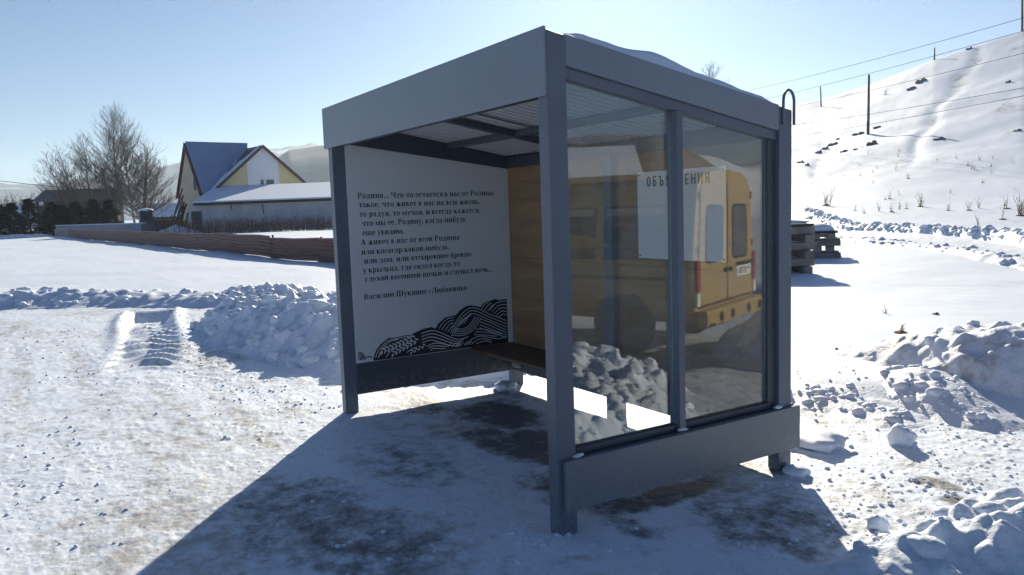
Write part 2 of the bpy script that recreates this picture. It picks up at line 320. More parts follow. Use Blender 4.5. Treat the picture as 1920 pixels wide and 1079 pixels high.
def glyph(c):
    P = []; X = 1.0; C = 1.42; w = 1.0
    if c == 'о': gA(P, .5, .5, .48, .52); w = 1.0
    elif c == 'с': gA(P, .48, .5, .45, .52, 50, 310); gDot(P, .74, .78, .12); w = .88
    elif c == 'е': gA(P, .48, .5, .45, .52, 5, 315); gR(P, .2, .45, .93, .54); w = .9
    elif c == 'а': gS(P, .52, 0, .8, .26, True, False); gA(P, .44, .68, .34, .34, 0, 160, .24, .11); gA(P, .38, .27, .32, .29, 80, 290, .22, .10); gDot(P, .2, .72, .12); w = .95
    elif c in 'ий': gS(P, .12, 0, X); gS(P, .78, 0, X); gL(P, .36, .12, .8, .88, .12); w = 1.2
    elif c == 'н': gS(P, .12, 0, X); gS(P, .78, 0, X); gR(P, .35, .45, .8, .55); w = 1.2
    elif c == 'п': gS(P, .12, 0, X); gS(P, .78, 0, X); gR(P, .35, .9, .8, X); w = 1.2
    elif c == 'т': gS(P, .37, 0, X); gR(P, .03, .9, .98, X); gR(P, .03, .66, .11, X); gR(P, .9, .66, .98, X); w = 1.0
    elif c == 'г': gS(P, .12, 0, X); gR(P, .35, .9, .86, X); gR(P, .78, .64, .86, X); w = .9
    elif c == 'л': gS(P, .7, 0, X); gL(P, .4, .95, .24, .08, .11); gR(P, .3, .9, .8, X); gDot(P, .17, .12, .12); w = 1.08
    elif c == 'д': gS(P, .66, 0, X, .27, False); gL(P, .42, .95, .24, .06, .11); gR(P, .34, .9, .8, X); gR(P, .04, 0, 1.08, .1); gR(P, .04, -.26, .13, .1); gR(P, .99, -.26, 1.08, .1); w = 1.12
    elif c == 'в': gS(P, .12, 0, X); gA(P, .42, .26, .48, .26, -90, 90, .24, .09); gA(P, .40, .75, .42, .25, -90, 90, .23, .09); gR(P, .3, 0, .45, .09); gR(P, .3, .91, .42, X); gR(P, .3, .46, .45, .55); w = .98
    elif c == 'к': gS(P, .12, 0, X); gL(P, .38, .46, .82, .94, .12); gL(P, .42, .52, .94, .05, .25); gR(P, .72, .91, 1.0, X); gR(P, .74, 0, 1.08, .085); w = 1.08
    elif c == 'ж': gS(P, .57, 0, X); gL(P, .58, .48, .2, .94, .12); gL(P, .82, .48, 1.2, .94, .12); gL(P, .6, .54, .2, .05, .23); gL(P, .8, .54, 1.2, .05, .23); gR(P, .0, 0, .34, .085); gR(P, 1.06, 0, 1.4, .085); w = 1.42
    elif c == 'з': gA(P, .35, .74, .38, .28, -80, 150, .23, .09); gA(P, .35, .27, .42, .29, -150, 80, .25, .10); gR(P, .28, .46, .44, .55); w = .84
    elif c == 'ю': gS(P, .12, 0, X); gR(P, .36, .45, .6, .55); gA(P, .98, .5, .42, .52); w = 1.46
    elif c in 'ьъы':
        o = .0
        if c == 'ъ': gR(P, .0, .91, .4, X); gR(P, .0, .66, .08, X); o = .22
        gS(P, .12 + o, 0, X); gA(P, .42 + o, .28, .46, .28, -90, 90, .25, .09); gR(P, .3 + o, 0, .45 + o, .09); gR(P, .3 + o, .47, .45 + o, .56); w = .95 + o
        if c == 'ы': gS(P, 1.04, 0, X); w = 1.45
    elif c == 'р': gS(P, .12, -.42, X); gA(P, .55, .5, .45, .52, -150, 150); w = 1.05
    elif c == 'у': gL(P, .22, .95, .56, .12, .25); gL(P, .86, .95, .44, -.24, .11); gDot(P, .28, -.28, .13); gL(P, .28, -.37, .46, -.27, .1); gR(P, .0, .915, .42, X); gR(P, .66, .915, 1.0, X); w = .98
    elif c == 'м': gS(P, .12, 0, X, .12); gS(P, 1.0, 0, X); gL(P, .26, .92, .62, .05, .24); gL(P, .62, .05, 1.02, .92, .1); w = 1.42
    elif c == 'ч': gS(P, .72, 0, X); gS(P, .12, .55, X, .27, False); gA(P, .58, .72, .46, .36, 180, 290, .26, .1); gR(P, .55, .37, .8, .46); w = 1.12
    elif c == 'б': gA(P, .5, .5, .48, .52); gA(P, .62, .62, .6, .74, 100, 185, .2, .12); gL(P, .55, 1.33, .92, 1.46, .14); w = 1.0
    elif c == 'я': gS(P, .64, 0, X); gA(P, .56, .73, .42, .27, 90, 270, .24, .09); gR(P, .5, .91, .8, X); gR(P, .5, .46, .8, .55); gL(P, .56, .48, .2, .05, .22); gR(P, .0, 0, .3, .085); w = 1.02
    elif c == 'х': gL(P, .2, .96, .82, .04, .27); gL(P, .82, .96, .2, .04, .11); gR(P, .0, .915, .44, X); gR(P, .6, .915, 1.0, X); gR(P, .0, 0, .4, .085); gR(P, .58, 0, 1.02, .085); w = 1.02
    elif c in 'шщ': [gS(P, x, 0, X) for x in (.12, .68, 1.24)]; gR(P, .3, 0, 1.4, .1); w = 1.66
    elif c == 'ц': gS(P, .12, 0, X); gS(P, .74, 0, X); gR(P, .3, 0, 1.16, .1); gR(P, 1.06, -.28, 1.16, .1); w = 1.22
    elif c == 'Р': gS(P, .14, 0, C, .32); gA(P, .62, 1.02, .5, .40, -90, 90, .3, .1); gR(P, .4, 1.32, .65, C); gR(P, .4, .62, .65, .72); w = 1.2
    elif c == 'Ч': gS(P, .95, 0, C, .32); gS(P, .12, .8, C, .3, False); gA(P, .72, 1.0, .6, .46, 180, 280, .3, .1); gR(P, .7, .54, 1.0, .65); w = 1.42
    elif c == 'А': gL(P, .16, .05, .68, 1.4, .11); gL(P, .66, 1.4, 1.16, .05, .32); gR(P, .35, .42, .98, .52); gR(P, 0, 0, .42, .085); gR(P, .86, 0, 1.42, .085); w = 1.42
    elif c == 'В': gS(P, .14, 0, C, .32); gA(P, .6, .37, .6, .37, -90, 90, .31, .1); gA(P, .56, 1.07, .52, .35, -90, 90, .3, .1); gR(P, .4, 0, .62, .1); gR(P, .4, 1.32, .6, C); gR(P, .4, .66, .62, .76); w = 1.3
    elif c == 'Ш': [gS(P, x, 0, C, .32) for x in (.14, .84, 1.54)]; gR(P, .3, 0, 1.8, .1); w = 2.02
    elif c == 'Л': gS(P, .98, 0, C, .32); gL(P, .62, 1.36, .34, .1, .12); gR(P, .45, 1.32, 1.1, C); gDot(P, .22, .15, .15); w = 1.46
    elif c == '.': gDot(P, .2, .12, .15); w = .46
    elif c == ',': gDot(P, .2, .12, .15); gL(P, .28, .1, .14, -.26, .11); w = .46
    elif c == '-': gR(P, .06, .36, .54, .52); w = .62
    elif c in '«»':
        s = 1 if c == '«' else -1
        for x in (.3, .62): gL(P, x + s * .14, .86, x - s * .14, .5, .12); gL(P, x + s * .14, .14, x - s * .14, .5, .12)
        w = .95
    elif c == ' ': w = .52
    if c == 'й': gA(P, .58, 1.36, .28, .2, 190, 350, .1, .1)
    return P, w + (.06 if c != ' ' else 0)
LINES = [("Родина... Что-то остается в нас от Родины", .197, 1.521, 1.8075), ("такое, что живет в нас на всю жизнь,", .202, 1.372, 1.7325), ("то радуя, то мучая, и всегда кажется,", .202, 1.369, 1.654),
         ("что мы ее, Родину, когда-нибудь", .221, 1.219, 1.577), ("еще увидим.", .222, .606, 1.498), ("А живет в нас от всей Родины", .203, 1.141, 1.4175), ("или косогор какой-нибудь,", .203, 1.042, 1.3365),
         ("или дом, или отсыревшее бревно", .223, 1.26, 1.2595), ("у крыльца, где сидел когда-то", .209, 1.141, 1.1815), ("глухой весенней ночью и слушал ночь...", .224, 1.486, 1.1065), ("Василий Шукшин «Любавины»", .206, 1.22, .9565)]
tx = MB(); ci = 0
for s_, y0, y1, z in LINES:
    gl_ = [glyph(c) for c in s_]; tot = sum(w for _, w in gl_); k = (y1 - y0) / tot; kz = .0345; x = 0
    for P, w in gl_:
        for q in P:
            ci += 1; d = PX + .0008 + (ci % 23) * 8e-6
            tx.add([(d, y0 + (x + a) * k, z + b * kz) for a, b in q], [tuple(range(len(q)))])
        x += w
tx.build('lettering', M_INK, panel)

# ---- the wave and wheat ornament along the panel's lower edge (y, z on the panel)
SIL=[(0.264,0.449),(0.288,0.506),(0.337,0.561),(0.409,0.603),(0.471,0.6),(0.566,0.609),(0.625,0.608),(0.67,0.625),(0.736,0.647),(0.827,0.655),(0.863,0.637),(0.894,0.679),(0.963,0.724),(1.044,0.737),(1.072,0.736),(1.118,0.777),(1.18,0.808),(1.233,0.812),(1.293,0.797),(1.332,0.784),(1.365,0.819),(1.415,0.834),(1.437,0.832),(1.492,0.847),(1.541,0.83),(1.564,0.835),(1.621,0.835)]
WL=[[(1.011,0.579),(1.027,0.604),(1.042,0.63),(1.058,0.655),(1.075,0.679),(1.095,0.701),(1.115,0.722),(1.136,0.741),(1.156,0.757),(1.175,0.769),(1.194,0.779),(1.212,0.786),(1.232,0.789),(1.252,0.788),(1.273,0.784),(1.295,0.776),(1.318,0.767),(1.343,0.756),(1.37,0.742),(1.399,0.726),(1.432,0.709),(1.471,0.691),(1.516,0.671),(1.563,0.651),(1.609,0.63)],[(1.035,0.582),(1.051,0.607),(1.066,0.632),(1.081,0.656),(1.098,0.676),(1.115,0.693),(1.132,0.707),(1.15,0.719),(1.167,0.73),(1.183,0.74),(1.198,0.75),(1.213,0.758),(1.23,0.762),(1.25,0.761),(1.271,0.756),(1.293,0.749),(1.317,0.739),(1.342,0.728),(1.368,0.714),(1.397,0.698),(1.431,0.681),(1.47,0.663),(1.515,0.642),(1.562,0.621),(1.608,0.6)],[(1.059,0.586),(1.074,0.609),(1.09,0.633),(1.105,0.656),(1.12,0.674),(1.135,0.685),(1.15,0.692),(1.164,0.696),(1.178,0.702),(1.191,0.711),(1.202,0.721),(1.214,0.73),(1.229,0.734),(1.248,0.733),(1.269,0.728),(1.292,0.721),(1.316,0.711),(1.341,0.7),(1.367,0.686),(1.396,0.67),(1.43,0.653),(1.469,0.634),(1.514,0.613),(1.561,0.592),(1.607,0.57)],[(1.328,0.678),(1.359,0.663),(1.39,0.65),(1.422,0.635),(1.455,0.619),(1.491,0.6),(1.529,0.58),(1.567,0.56),(1.606,0.539)],[(1.323,0.65),(1.355,0.636),(1.387,0.621),(1.42,0.607),(1.454,0.591),(1.49,0.573),(1.528,0.554),(1.566,0.535),(1.605,0.515)],[(1.318,0.623),(1.351,0.608),(1.384,0.593),(1.418,0.578),(1.453,0.563),(1.489,0.546),(1.527,0.528),(1.565,0.51),(1.604,0.492)],[(1.314,0.595),(1.348,0.58),(1.382,0.565),(1.416,0.55),(1.452,0.534),(1.488,0.518),(1.526,0.502),(1.564,0.485),(1.603,0.468)],[(1.099,0.634),(1.112,0.649),(1.124,0.665),(1.138,0.68),(1.153,0.693),(1.172,0.703),(1.194,0.711),(1.216,0.718),(1.237,0.726)],[(1.127,0.645),(1.136,0.655),(1.145,0.666),(1.155,0.677),(1.165,0.686),(1.177,0.694),(1.191,0.701),(1.204,0.708),(1.218,0.715)],[(1.155,0.656),(1.161,0.661),(1.166,0.667),(1.172,0.673),(1.177,0.679),(1.182,0.685),(1.188,0.692),(1.193,0.698),(1.198,0.705)],[(1.055,0.614),(1.079,0.611),(1.103,0.606),(1.127,0.603),(1.149,0.604),(1.17,0.61),(1.19,0.619),(1.209,0.631),(1.225,0.643),(1.239,0.658),(1.249,0.674),(1.259,0.69),(1.27,0.707)],[(1.043,0.596),(1.069,0.592),(1.097,0.587),(1.123,0.583),(1.149,0.584),(1.172,0.59),(1.195,0.599),(1.216,0.611),(1.235,0.625),(1.251,0.642),(1.265,0.661),(1.279,0.68),(1.293,0.7)],[(1.03,0.577),(1.06,0.573),(1.09,0.567),(1.12,0.563),(1.148,0.564),(1.174,0.57),(1.199,0.579),(1.223,0.592),(1.245,0.607),(1.264,0.626),(1.282,0.647),(1.298,0.67),(1.315,0.693)],[(1.017,0.559),(1.05,0.554),(1.083,0.548),(1.116,0.544),(1.147,0.544),(1.176,0.55),(1.203,0.56),(1.23,0.573),(1.254,0.589),(1.277,0.61),(1.298,0.634),(1.318,0.66),(1.338,0.686)],[(0.722,0.606),(0.746,0.612),(0.77,0.617),(0.794,0.622),(0.817,0.623),(0.84,0.621),(0.862,0.615),(0.884,0.607),(0.907,0.598),(0.931,0.586),(0.956,0.572),(0.981,0.558),(1.005,0.545),(1.029,0.534),(1.052,0.523),(1.075,0.515),(1.098,0.51),(1.122,0.51),(1.145,0.515),(1.17,0.522),(1.194,0.527)],[(0.724,0.579),(0.747,0.584),(0.77,0.59),(0.793,0.594),(0.816,0.595),(0.838,0.592),(0.86,0.586),(0.883,0.577),(0.906,0.568),(0.93,0.557),(0.955,0.544),(0.98,0.531),(1.004,0.519),(1.029,0.509),(1.053,0.5),(1.077,0.493),(1.097,0.49),(1.113,0.492),(1.126,0.498),(1.137,0.505),(1.15,0.512)],[(0.726,0.552),(0.748,0.557),(0.77,0.562),(0.792,0.566),(0.814,0.567),(0.836,0.563),(0.859,0.556),(0.881,0.547),(0.904,0.538),(0.928,0.528),(0.953,0.515),(0.979,0.504),(1.003,0.494),(1.029,0.485),(1.055,0.477),(1.079,0.472),(1.096,0.47),(1.104,0.473),(1.106,0.481),(1.105,0.489),(1.106,0.497)],[(0.728,0.525),(0.749,0.529),(0.77,0.534),(0.791,0.538),(0.813,0.538),(0.835,0.534),(0.857,0.526),(0.879,0.517),(0.903,0.508),(0.927,0.498),(0.952,0.487),(0.977,0.476),(1.002,0.468),(1.029,0.461),(1.057,0.454),(1.081,0.451),(1.095,0.45),(1.096,0.455),(1.087,0.463),(1.073,0.473),(1.062,0.483)],[(0.769,0.486),(0.787,0.491),(0.804,0.498),(0.821,0.503),(0.84,0.506),(0.862,0.505),(0.885,0.501),(0.908,0.497),(0.927,0.492),(0.942,0.488),(0.954,0.483),(0.965,0.477),(0.977,0.472)],[(0.788,0.467),(0.8,0.471),(0.811,0.477),(0.824,0.481),(0.839,0.483),(0.859,0.482),(0.883,0.478),(0.907,0.473),(0.926,0.469),(0.939,0.467),(0.948,0.464),(0.956,0.462),(0.964,0.46)],[(0.807,0.448),(0.813,0.452),(0.819,0.456),(0.826,0.459),(0.838,0.461),(0.857,0.459),(0.882,0.454),(0.906,0.45),(0.925,0.447),(0.936,0.446),(0.942,0.446),(0.947,0.447),(0.952,0.448)],[(1.169,0.449),(1.182,0.461),(1.196,0.473),(1.21,0.485),(1.227,0.495),(1.248,0.503),(1.27,0.509),(1.295,0.514),(1.321,0.515),(1.35,0.511),(1.381,0.502),(1.413,0.493),(1.441,0.485),(1.464,0.479),(1.484,0.474),(1.502,0.47),(1.522,0.468),(1.542,0.469),(1.562,0.473),(1.583,0.478),(1.603,0.482)],[(1.221,0.449),(1.232,0.456),(1.242,0.463),(1.253,0.47),(1.267,0.476),(1.284,0.481),(1.304,0.486),(1.325,0.489),(1.347,0.49),(1.369,0.486),(1.392,0.48),(1.416,0.472),(1.44,0.465)],[(1.274,0.449),(1.281,0.451),(1.288,0.453),(1.296,0.455),(1.307,0.457),(1.321,0.46),(1.337,0.463),(1.355,0.465),(1.372,0.465),(1.389,0.462),(1.405,0.456),(1.422,0.45),(1.439,0.444)],[(1.275,0.588),(1.299,0.584),(1.323,0.582),(1.347,0.578),(1.372,0.573),(1.399,0.565),(1.427,0.556),(1.455,0.546),(1.479,0.538),(1.499,0.53),(1.517,0.523),(1.534,0.516),(1.551,0.509)],[(1.265,0.562),(1.292,0.559),(1.318,0.555),(1.345,0.551),(1.371,0.547),(1.399,0.54),(1.428,0.532),(1.456,0.524),(1.478,0.517),(1.494,0.512),(1.505,0.509),(1.513,0.506),(1.523,0.502)],[(1.256,0.537),(1.284,0.533),(1.313,0.529),(1.342,0.525),(1.37,0.52),(1.4,0.514),(1.43,0.507),(1.457,0.501),(1.477,0.497),(1.488,0.495),(1.492,0.495),(1.493,0.496),(1.496,0.496)],[(0.976,0.456),(0.985,0.463),(0.994,0.47),(1.002,0.478),(1.011,0.485)],[(1.018,0.455),(1.027,0.462),(1.036,0.47),(1.045,0.477),(1.054,0.484)],[(1.061,0.454),(1.07,0.462),(1.079,0.469),(1.088,0.476),(1.097,0.484)],[(1.104,0.454),(1.113,0.461),(1.122,0.468),(1.131,0.476),(1.14,0.483)],[(1.147,0.453),(1.156,0.46),(1.165,0.468),(1.174,0.475),(1.183,0.483)],[(1.191,0.452),(1.2,0.46),(1.209,0.467),(1.218,0.475),(1.227,0.482)],[(0.899,0.633),(0.908,0.645),(0.916,0.656),(0.926,0.668),(0.936,0.678),(0.947,0.688),(0.96,0.696),(0.973,0.704),(0.988,0.711),(1.004,0.715),(1.022,0.718),(1.04,0.72),(1.058,0.722)],[(0.926,0.619),(0.935,0.63),(0.944,0.641),(0.953,0.651),(0.962,0.66),(0.971,0.668),(0.981,0.675),(0.991,0.681),(1.002,0.686),(1.014,0.69),(1.027,0.692),(1.04,0.694),(1.053,0.695)],[(0.954,0.606),(0.963,0.615),(0.971,0.625),(0.98,0.634),(0.988,0.642),(0.995,0.649),(1.002,0.654),(1.009,0.658),(1.016,0.662),(1.024,0.665),(1.032,0.666),(1.04,0.667),(1.049,0.668)],[(0.982,0.592),(0.991,0.6),(0.999,0.609),(1.007,0.617),(1.014,0.624),(1.019,0.629),(1.023,0.633),(1.027,0.635),(1.03,0.638),(1.034,0.639),(1.037,0.64),(1.04,0.641),(1.044,0.641)],[(1.345,0.771),(1.354,0.781),(1.363,0.792),(1.372,0.802),(1.382,0.81),(1.393,0.815),(1.404,0.818),(1.416,0.821),(1.428,0.824)],[(1.376,0.755),(1.385,0.765),(1.394,0.775),(1.403,0.785),(1.412,0.793),(1.422,0.799),(1.433,0.804),(1.443,0.808),(1.454,0.812)],[(1.408,0.74),(1.416,0.749),(1.425,0.759),(1.433,0.768),(1.442,0.776),(1.451,0.783),(1.461,0.789),(1.471,0.794),(1.481,0.8)],[(1.429,0.743),(1.444,0.758),(1.459,0.774),(1.474,0.788),(1.49,0.8),(1.506,0.807),(1.522,0.812),(1.538,0.815),(1.554,0.817),(1.57,0.818),(1.586,0.818),(1.602,0.816),(1.618,0.815)],[(1.453,0.725),(1.467,0.738),(1.48,0.751),(1.493,0.763),(1.507,0.773),(1.52,0.779),(1.533,0.783),(1.547,0.786),(1.56,0.787),(1.574,0.787),(1.588,0.786),(1.603,0.784),(1.617,0.782)],[(1.478,0.707),(1.489,0.717),(1.501,0.728),(1.513,0.738),(1.524,0.746),(1.535,0.751),(1.545,0.754),(1.555,0.756),(1.566,0.756),(1.578,0.756),(1.591,0.754),(1.603,0.751),(1.616,0.749)],[(1.502,0.689),(1.512,0.697),(1.522,0.706),(1.532,0.713),(1.541,0.719),(1.549,0.723),(1.557,0.725),(1.564,0.726),(1.572,0.726),(1.582,0.725),(1.593,0.722),(1.604,0.719),(1.614,0.716)],[(1.527,0.67),(1.535,0.676),(1.543,0.683),(1.551,0.688),(1.558,0.692),(1.564,0.695),(1.568,0.696),(1.573,0.696),(1.579,0.695),(1.586,0.693),(1.595,0.69),(1.604,0.686),(1.613,0.683)],[(0.282,0.447),(0.288,0.461),(0.294,0.476),(0.301,0.49),(0.31,0.503),(0.32,0.515),(0.331,0.527),(0.343,0.538),(0.356,0.548),(0.369,0.558),(0.383,0.568),(0.398,0.577),(0.416,0.583),(0.435,0.587),(0.457,0.588),(0.479,0.588),(0.502,0.589)],[(0.307,0.444),(0.313,0.456),(0.318,0.469),(0.323,0.481),(0.331,0.493),(0.34,0.505),(0.35,0.517),(0.362,0.528),(0.374,0.539),(0.386,0.548),(0.4,0.558),(0.414,0.566),(0.429,0.573),(0.446,0.577),(0.464,0.579),(0.483,0.581),(0.501,0.583)],[(0.377,0.44),(0.387,0.451),(0.397,0.462),(0.407,0.472),(0.418,0.482),(0.431,0.49),(0.445,0.497),(0.46,0.504),(0.474,0.512)],[(0.574,0.455),(0.586,0.462),(0.599,0.47),(0.611,0.476),(0.623,0.482),(0.635,0.485),(0.648,0.488),(0.66,0.489),(0.672,0.491)],[(0.486,0.589),(0.506,0.591),(0.526,0.593),(0.546,0.595),(0.565,0.596),(0.582,0.597),(0.598,0.597),(0.613,0.596),(0.629,0.596)]]
BL=[[(0.13,0.515),(0.136,0.512),(0.143,0.51),(0.15,0.508),(0.157,0.504),(0.163,0.499),(0.168,0.494),(0.173,0.487),(0.178,0.48),(0.181,0.472),(0.183,0.462),(0.185,0.452),(0.187,0.443)],[(0.129,0.496),(0.136,0.494),(0.143,0.492),(0.15,0.49),(0.156,0.487),(0.16,0.484),(0.163,0.479),(0.166,0.475),(0.168,0.47),(0.17,0.464),(0.171,0.458),(0.171,0.451),(0.172,0.445)],[(0.128,0.478),(0.135,0.476),(0.143,0.474),(0.15,0.472),(0.155,0.47),(0.157,0.468),(0.158,0.465),(0.159,0.462),(0.159,0.459),(0.159,0.456),(0.158,0.453),(0.158,0.45),(0.157,0.447)],[(0.127,0.459),(0.134,0.458),(0.142,0.456),(0.149,0.454),(0.154,0.453),(0.155,0.452),(0.154,0.451),(0.151,0.45),(0.149,0.449),(0.148,0.449),(0.146,0.449),(0.144,0.449),(0.142,0.449)],[(0.191,0.457),(0.199,0.459),(0.207,0.462),(0.214,0.464),(0.222,0.465),(0.229,0.463),(0.237,0.46),(0.244,0.456),(0.251,0.452)]]
LF=[[(0.351,0.498),(0.351,0.485),(0.34,0.467),(0.328,0.462),(0.327,0.475),(0.338,0.493)],[(0.382,0.508),(0.369,0.505),(0.346,0.512),(0.337,0.523),(0.35,0.526),(0.372,0.519)],[(0.385,0.508),(0.386,0.495),(0.374,0.476),(0.362,0.472),(0.361,0.485),(0.372,0.503)],[(0.416,0.518),(0.403,0.515),(0.381,0.522),(0.371,0.532),(0.384,0.535),(0.407,0.528)],[(0.419,0.517),(0.42,0.504),(0.408,0.486),(0.396,0.481),(0.395,0.494),(0.407,0.512)],[(0.451,0.527),(0.437,0.524),(0.415,0.531),(0.406,0.542),(0.419,0.545),(0.441,0.538)],[(0.454,0.527),(0.455,0.513),(0.443,0.495),(0.431,0.49),(0.43,0.503),(0.441,0.522)],[(0.485,0.537),(0.472,0.533),(0.45,0.541),(0.44,0.551),(0.453,0.554),(0.476,0.547)],[(0.488,0.536),(0.489,0.523),(0.478,0.505),(0.465,0.5),(0.464,0.513),(0.476,0.531)],[(0.52,0.546),(0.507,0.543),(0.484,0.55),(0.475,0.561),(0.488,0.564),(0.511,0.557)],[(0.523,0.546),(0.524,0.532),(0.513,0.514),(0.5,0.509),(0.499,0.522),(0.511,0.541)],[(0.555,0.556),(0.542,0.553),(0.519,0.56),(0.51,0.57),(0.523,0.574),(0.546,0.566)],[(0.558,0.555),(0.559,0.542),(0.548,0.524),(0.535,0.519),(0.534,0.532),(0.546,0.55)],[(0.591,0.566),(0.577,0.562),(0.554,0.569),(0.545,0.58),(0.558,0.583),(0.581,0.576)],[(0.594,0.565),(0.595,0.552),(0.583,0.533),(0.57,0.528),(0.569,0.541),(0.581,0.56)],[(0.626,0.575),(0.612,0.572),(0.589,0.579),(0.58,0.59),(0.593,0.593),(0.616,0.586)],[(0.629,0.575),(0.63,0.561),(0.618,0.543),(0.605,0.538),(0.605,0.551),(0.616,0.569)],[(0.662,0.585),(0.648,0.582),(0.625,0.589),(0.615,0.599),(0.629,0.603),(0.652,0.596)],[(0.45,0.465),(0.451,0.453),(0.44,0.436),(0.429,0.431),(0.428,0.444),(0.439,0.461)],[(0.478,0.472),(0.466,0.469),(0.444,0.475),(0.436,0.485),(0.448,0.488),(0.469,0.482)],[(0.486,0.479),(0.487,0.467),(0.476,0.45),(0.465,0.445),(0.464,0.458),(0.475,0.474)],[(0.514,0.486),(0.502,0.483),(0.48,0.489),(0.472,0.499),(0.484,0.502),(0.505,0.495)],[(0.522,0.493),(0.523,0.481),(0.512,0.464),(0.501,0.459),(0.5,0.471),(0.511,0.488)],[(0.55,0.499),(0.538,0.496),(0.516,0.503),(0.508,0.513),(0.52,0.516),(0.541,0.509)],[(0.559,0.507),(0.56,0.495),(0.549,0.477),(0.537,0.473),(0.536,0.485),(0.547,0.502)],[(0.587,0.513),(0.574,0.51),(0.553,0.517),(0.544,0.527),(0.556,0.53),(0.578,0.523)],[(0.595,0.521),(0.596,0.509),(0.585,0.491),(0.573,0.487),(0.572,0.499),(0.583,0.516)],[(0.623,0.528),(0.611,0.524),(0.589,0.531),(0.58,0.541),(0.593,0.544),(0.614,0.537)],[(0.632,0.535),(0.633,0.523),(0.622,0.505),(0.61,0.501),(0.609,0.513),(0.62,0.53)],[(0.66,0.542),(0.648,0.539),(0.626,0.545),(0.617,0.555),(0.629,0.558),(0.651,0.552)],[(0.669,0.549),(0.67,0.537),(0.659,0.52),(0.647,0.515),(0.646,0.527),(0.657,0.544)],[(0.697,0.556),(0.685,0.553),(0.663,0.559),(0.654,0.569),(0.666,0.572),(0.688,0.566)],[(0.625,0.458),(0.625,0.448),(0.615,0.435),(0.605,0.433),(0.605,0.442),(0.615,0.455)],[(0.646,0.462),(0.636,0.459),(0.619,0.465),(0.612,0.473),(0.622,0.475),(0.639,0.47)],[(0.663,0.47),(0.663,0.46),(0.653,0.448),(0.643,0.445),(0.643,0.455),(0.653,0.467)],[(0.684,0.474),(0.674,0.472),(0.657,0.477),(0.65,0.485),(0.66,0.488),(0.677,0.482)],[(0.702,0.483),(0.701,0.473),(0.691,0.46),(0.681,0.458),(0.681,0.467),(0.692,0.48)],[(0.723,0.487),(0.713,0.485),(0.695,0.49),(0.688,0.498),(0.698,0.5),(0.715,0.495)],[(0.74,0.496),(0.74,0.486),(0.73,0.473),(0.72,0.47),(0.72,0.48),(0.73,0.493)],[(0.761,0.5),(0.751,0.497),(0.734,0.503),(0.727,0.511),(0.737,0.513),(0.754,0.508)]]
def clipz(z, y): return max(z, .4225)
wv = MB()
for i in range(len(SIL) - 1):                      # dark ground of the ornament, strip by strip
    (a, za), (b, zb) = SIL[i], SIL[i + 1]
    wv.add([(PX + .0011, a, .4225), (PX + .0011, min(b, 1.672), .4225), (PX + .0011, min(b, 1.672), max(zb, .423)), (PX + .0011, a, max(za, .423))], [(0, 1, 2, 3)])
def ribbon(mb, pts, w, d):
    n = len(pts)
    V = []
    for i in range(n):
        a = pts[max(i - 1, 0)]; b = pts[min(i + 1, n - 1)]; dx, dy = b[0] - a[0], b[1] - a[1]; l = math.hypot(dx, dy) or 1
        for s in (-1, 1): V.append((d, min(pts[i][0] - dy / l * w * s, 1.6725), max(pts[i][1] + dx / l * w * s, .4228)))
    mb.add(V, [(2 * i, 2 * i + 1, 2 * i + 3, 2 * i + 2) for i in range(n - 1)])
for i, w in enumerate(BL): ribbon(wv, w, .0045, PX + .0013 + i * 4e-5)
wv.build('wave_pattern', M_INK, panel)
wl_ = MB()
for i, w in enumerate(WL): ribbon(wl_, w, .0036, PX + .0016 + i * 8e-6)
for i, q in enumerate(LF): wl_.add([(PX + .0026 + i * 8e-6, min(a, 1.672), max(b, .4228)) for a, b in q], [tuple(range(6))])
wl_.build('wave_lines', M_PANEL, panel)

# ---- notice board fixed on the back wall
NB = (-1.268, -.412, 1.288, 1.914)
board = thing('notice_board', 'white notice sheet screwed to the back wall, headed with dark capitals', 'notice board', ((NB[0] + NB[1]) / 2, 1.66, NB[2]))
MB().box(NB[0], NB[1], 1.662, 1.668, NB[2], NB[3]).build('sheet', M_SIGN, board, bevel=.002)
def sans(c):
    P = []; w = 1.0; s = .29; H = 1.45
    if c == 'О': gA(P, .5, .725, .5, .75, 0, 360, s, s * .95)
    elif c in 'БЪВ':
        o = .25 if c == 'Ъ' else 0
        gR(P, o, 0, o + s, H)
        if c == 'Б': gR(P, s, H - .2, .86, H)
        if c == 'Ъ': gR(P, -.04, H - .2, o, H)
        gA(P, .46 + o, .43, .44, .43, -90, 90, s, .2); gR(P, s + o, 0, .48 + o, .2); gR(P, s + o, .66, .48 + o, .86)
        if c == 'В': gA(P, .44, 1.06, .40, .39, -90, 90, s, .2); gR(P, s, H - .2, .46, H)
        w = .9 + o
    elif c == 'Я': gR(P, .66, 0, .66 + s, H); gA(P, .44, 1.03, .42, .42, 90, 270, s, .2); gR(P, .42, H - .2, .67, H); gR(P, .42, .61, .67, .81); gL(P, .45, .66, .12, .02, .24); w = .9
    elif c == 'Л': gR(P, .72, 0, .72 + s, H); gL(P, .42, H - .08, .16, .06, .22); gR(P, .34, H - .2, .75, H); w = .96
    elif c == 'Е': gR(P, 0, 0, s, H); [gR(P, s, y, .8, y + .2) for y in (0, .63, H - .2)]; w = .82
    elif c == 'Н': gR(P, 0, 0, s, H); gR(P, .7, 0, .7 + s, H); gR(P, s, .62, .7, .82); w = .92
    elif c == 'И': gR(P, 0, 0, s, H); gR(P, .72, 0, .72 + s, H); gL(P, .16, .16, .78, H - .16, .2); w = .94
    return P, w + .52
gl_ = [sans(c) for c in 'ОБЪЯВЛЕНИЯ']; tot = sum(w for _, w in gl_) - .52; k = (1.166 - .555) / tot; x = 0; nb = MB(); ci = 0
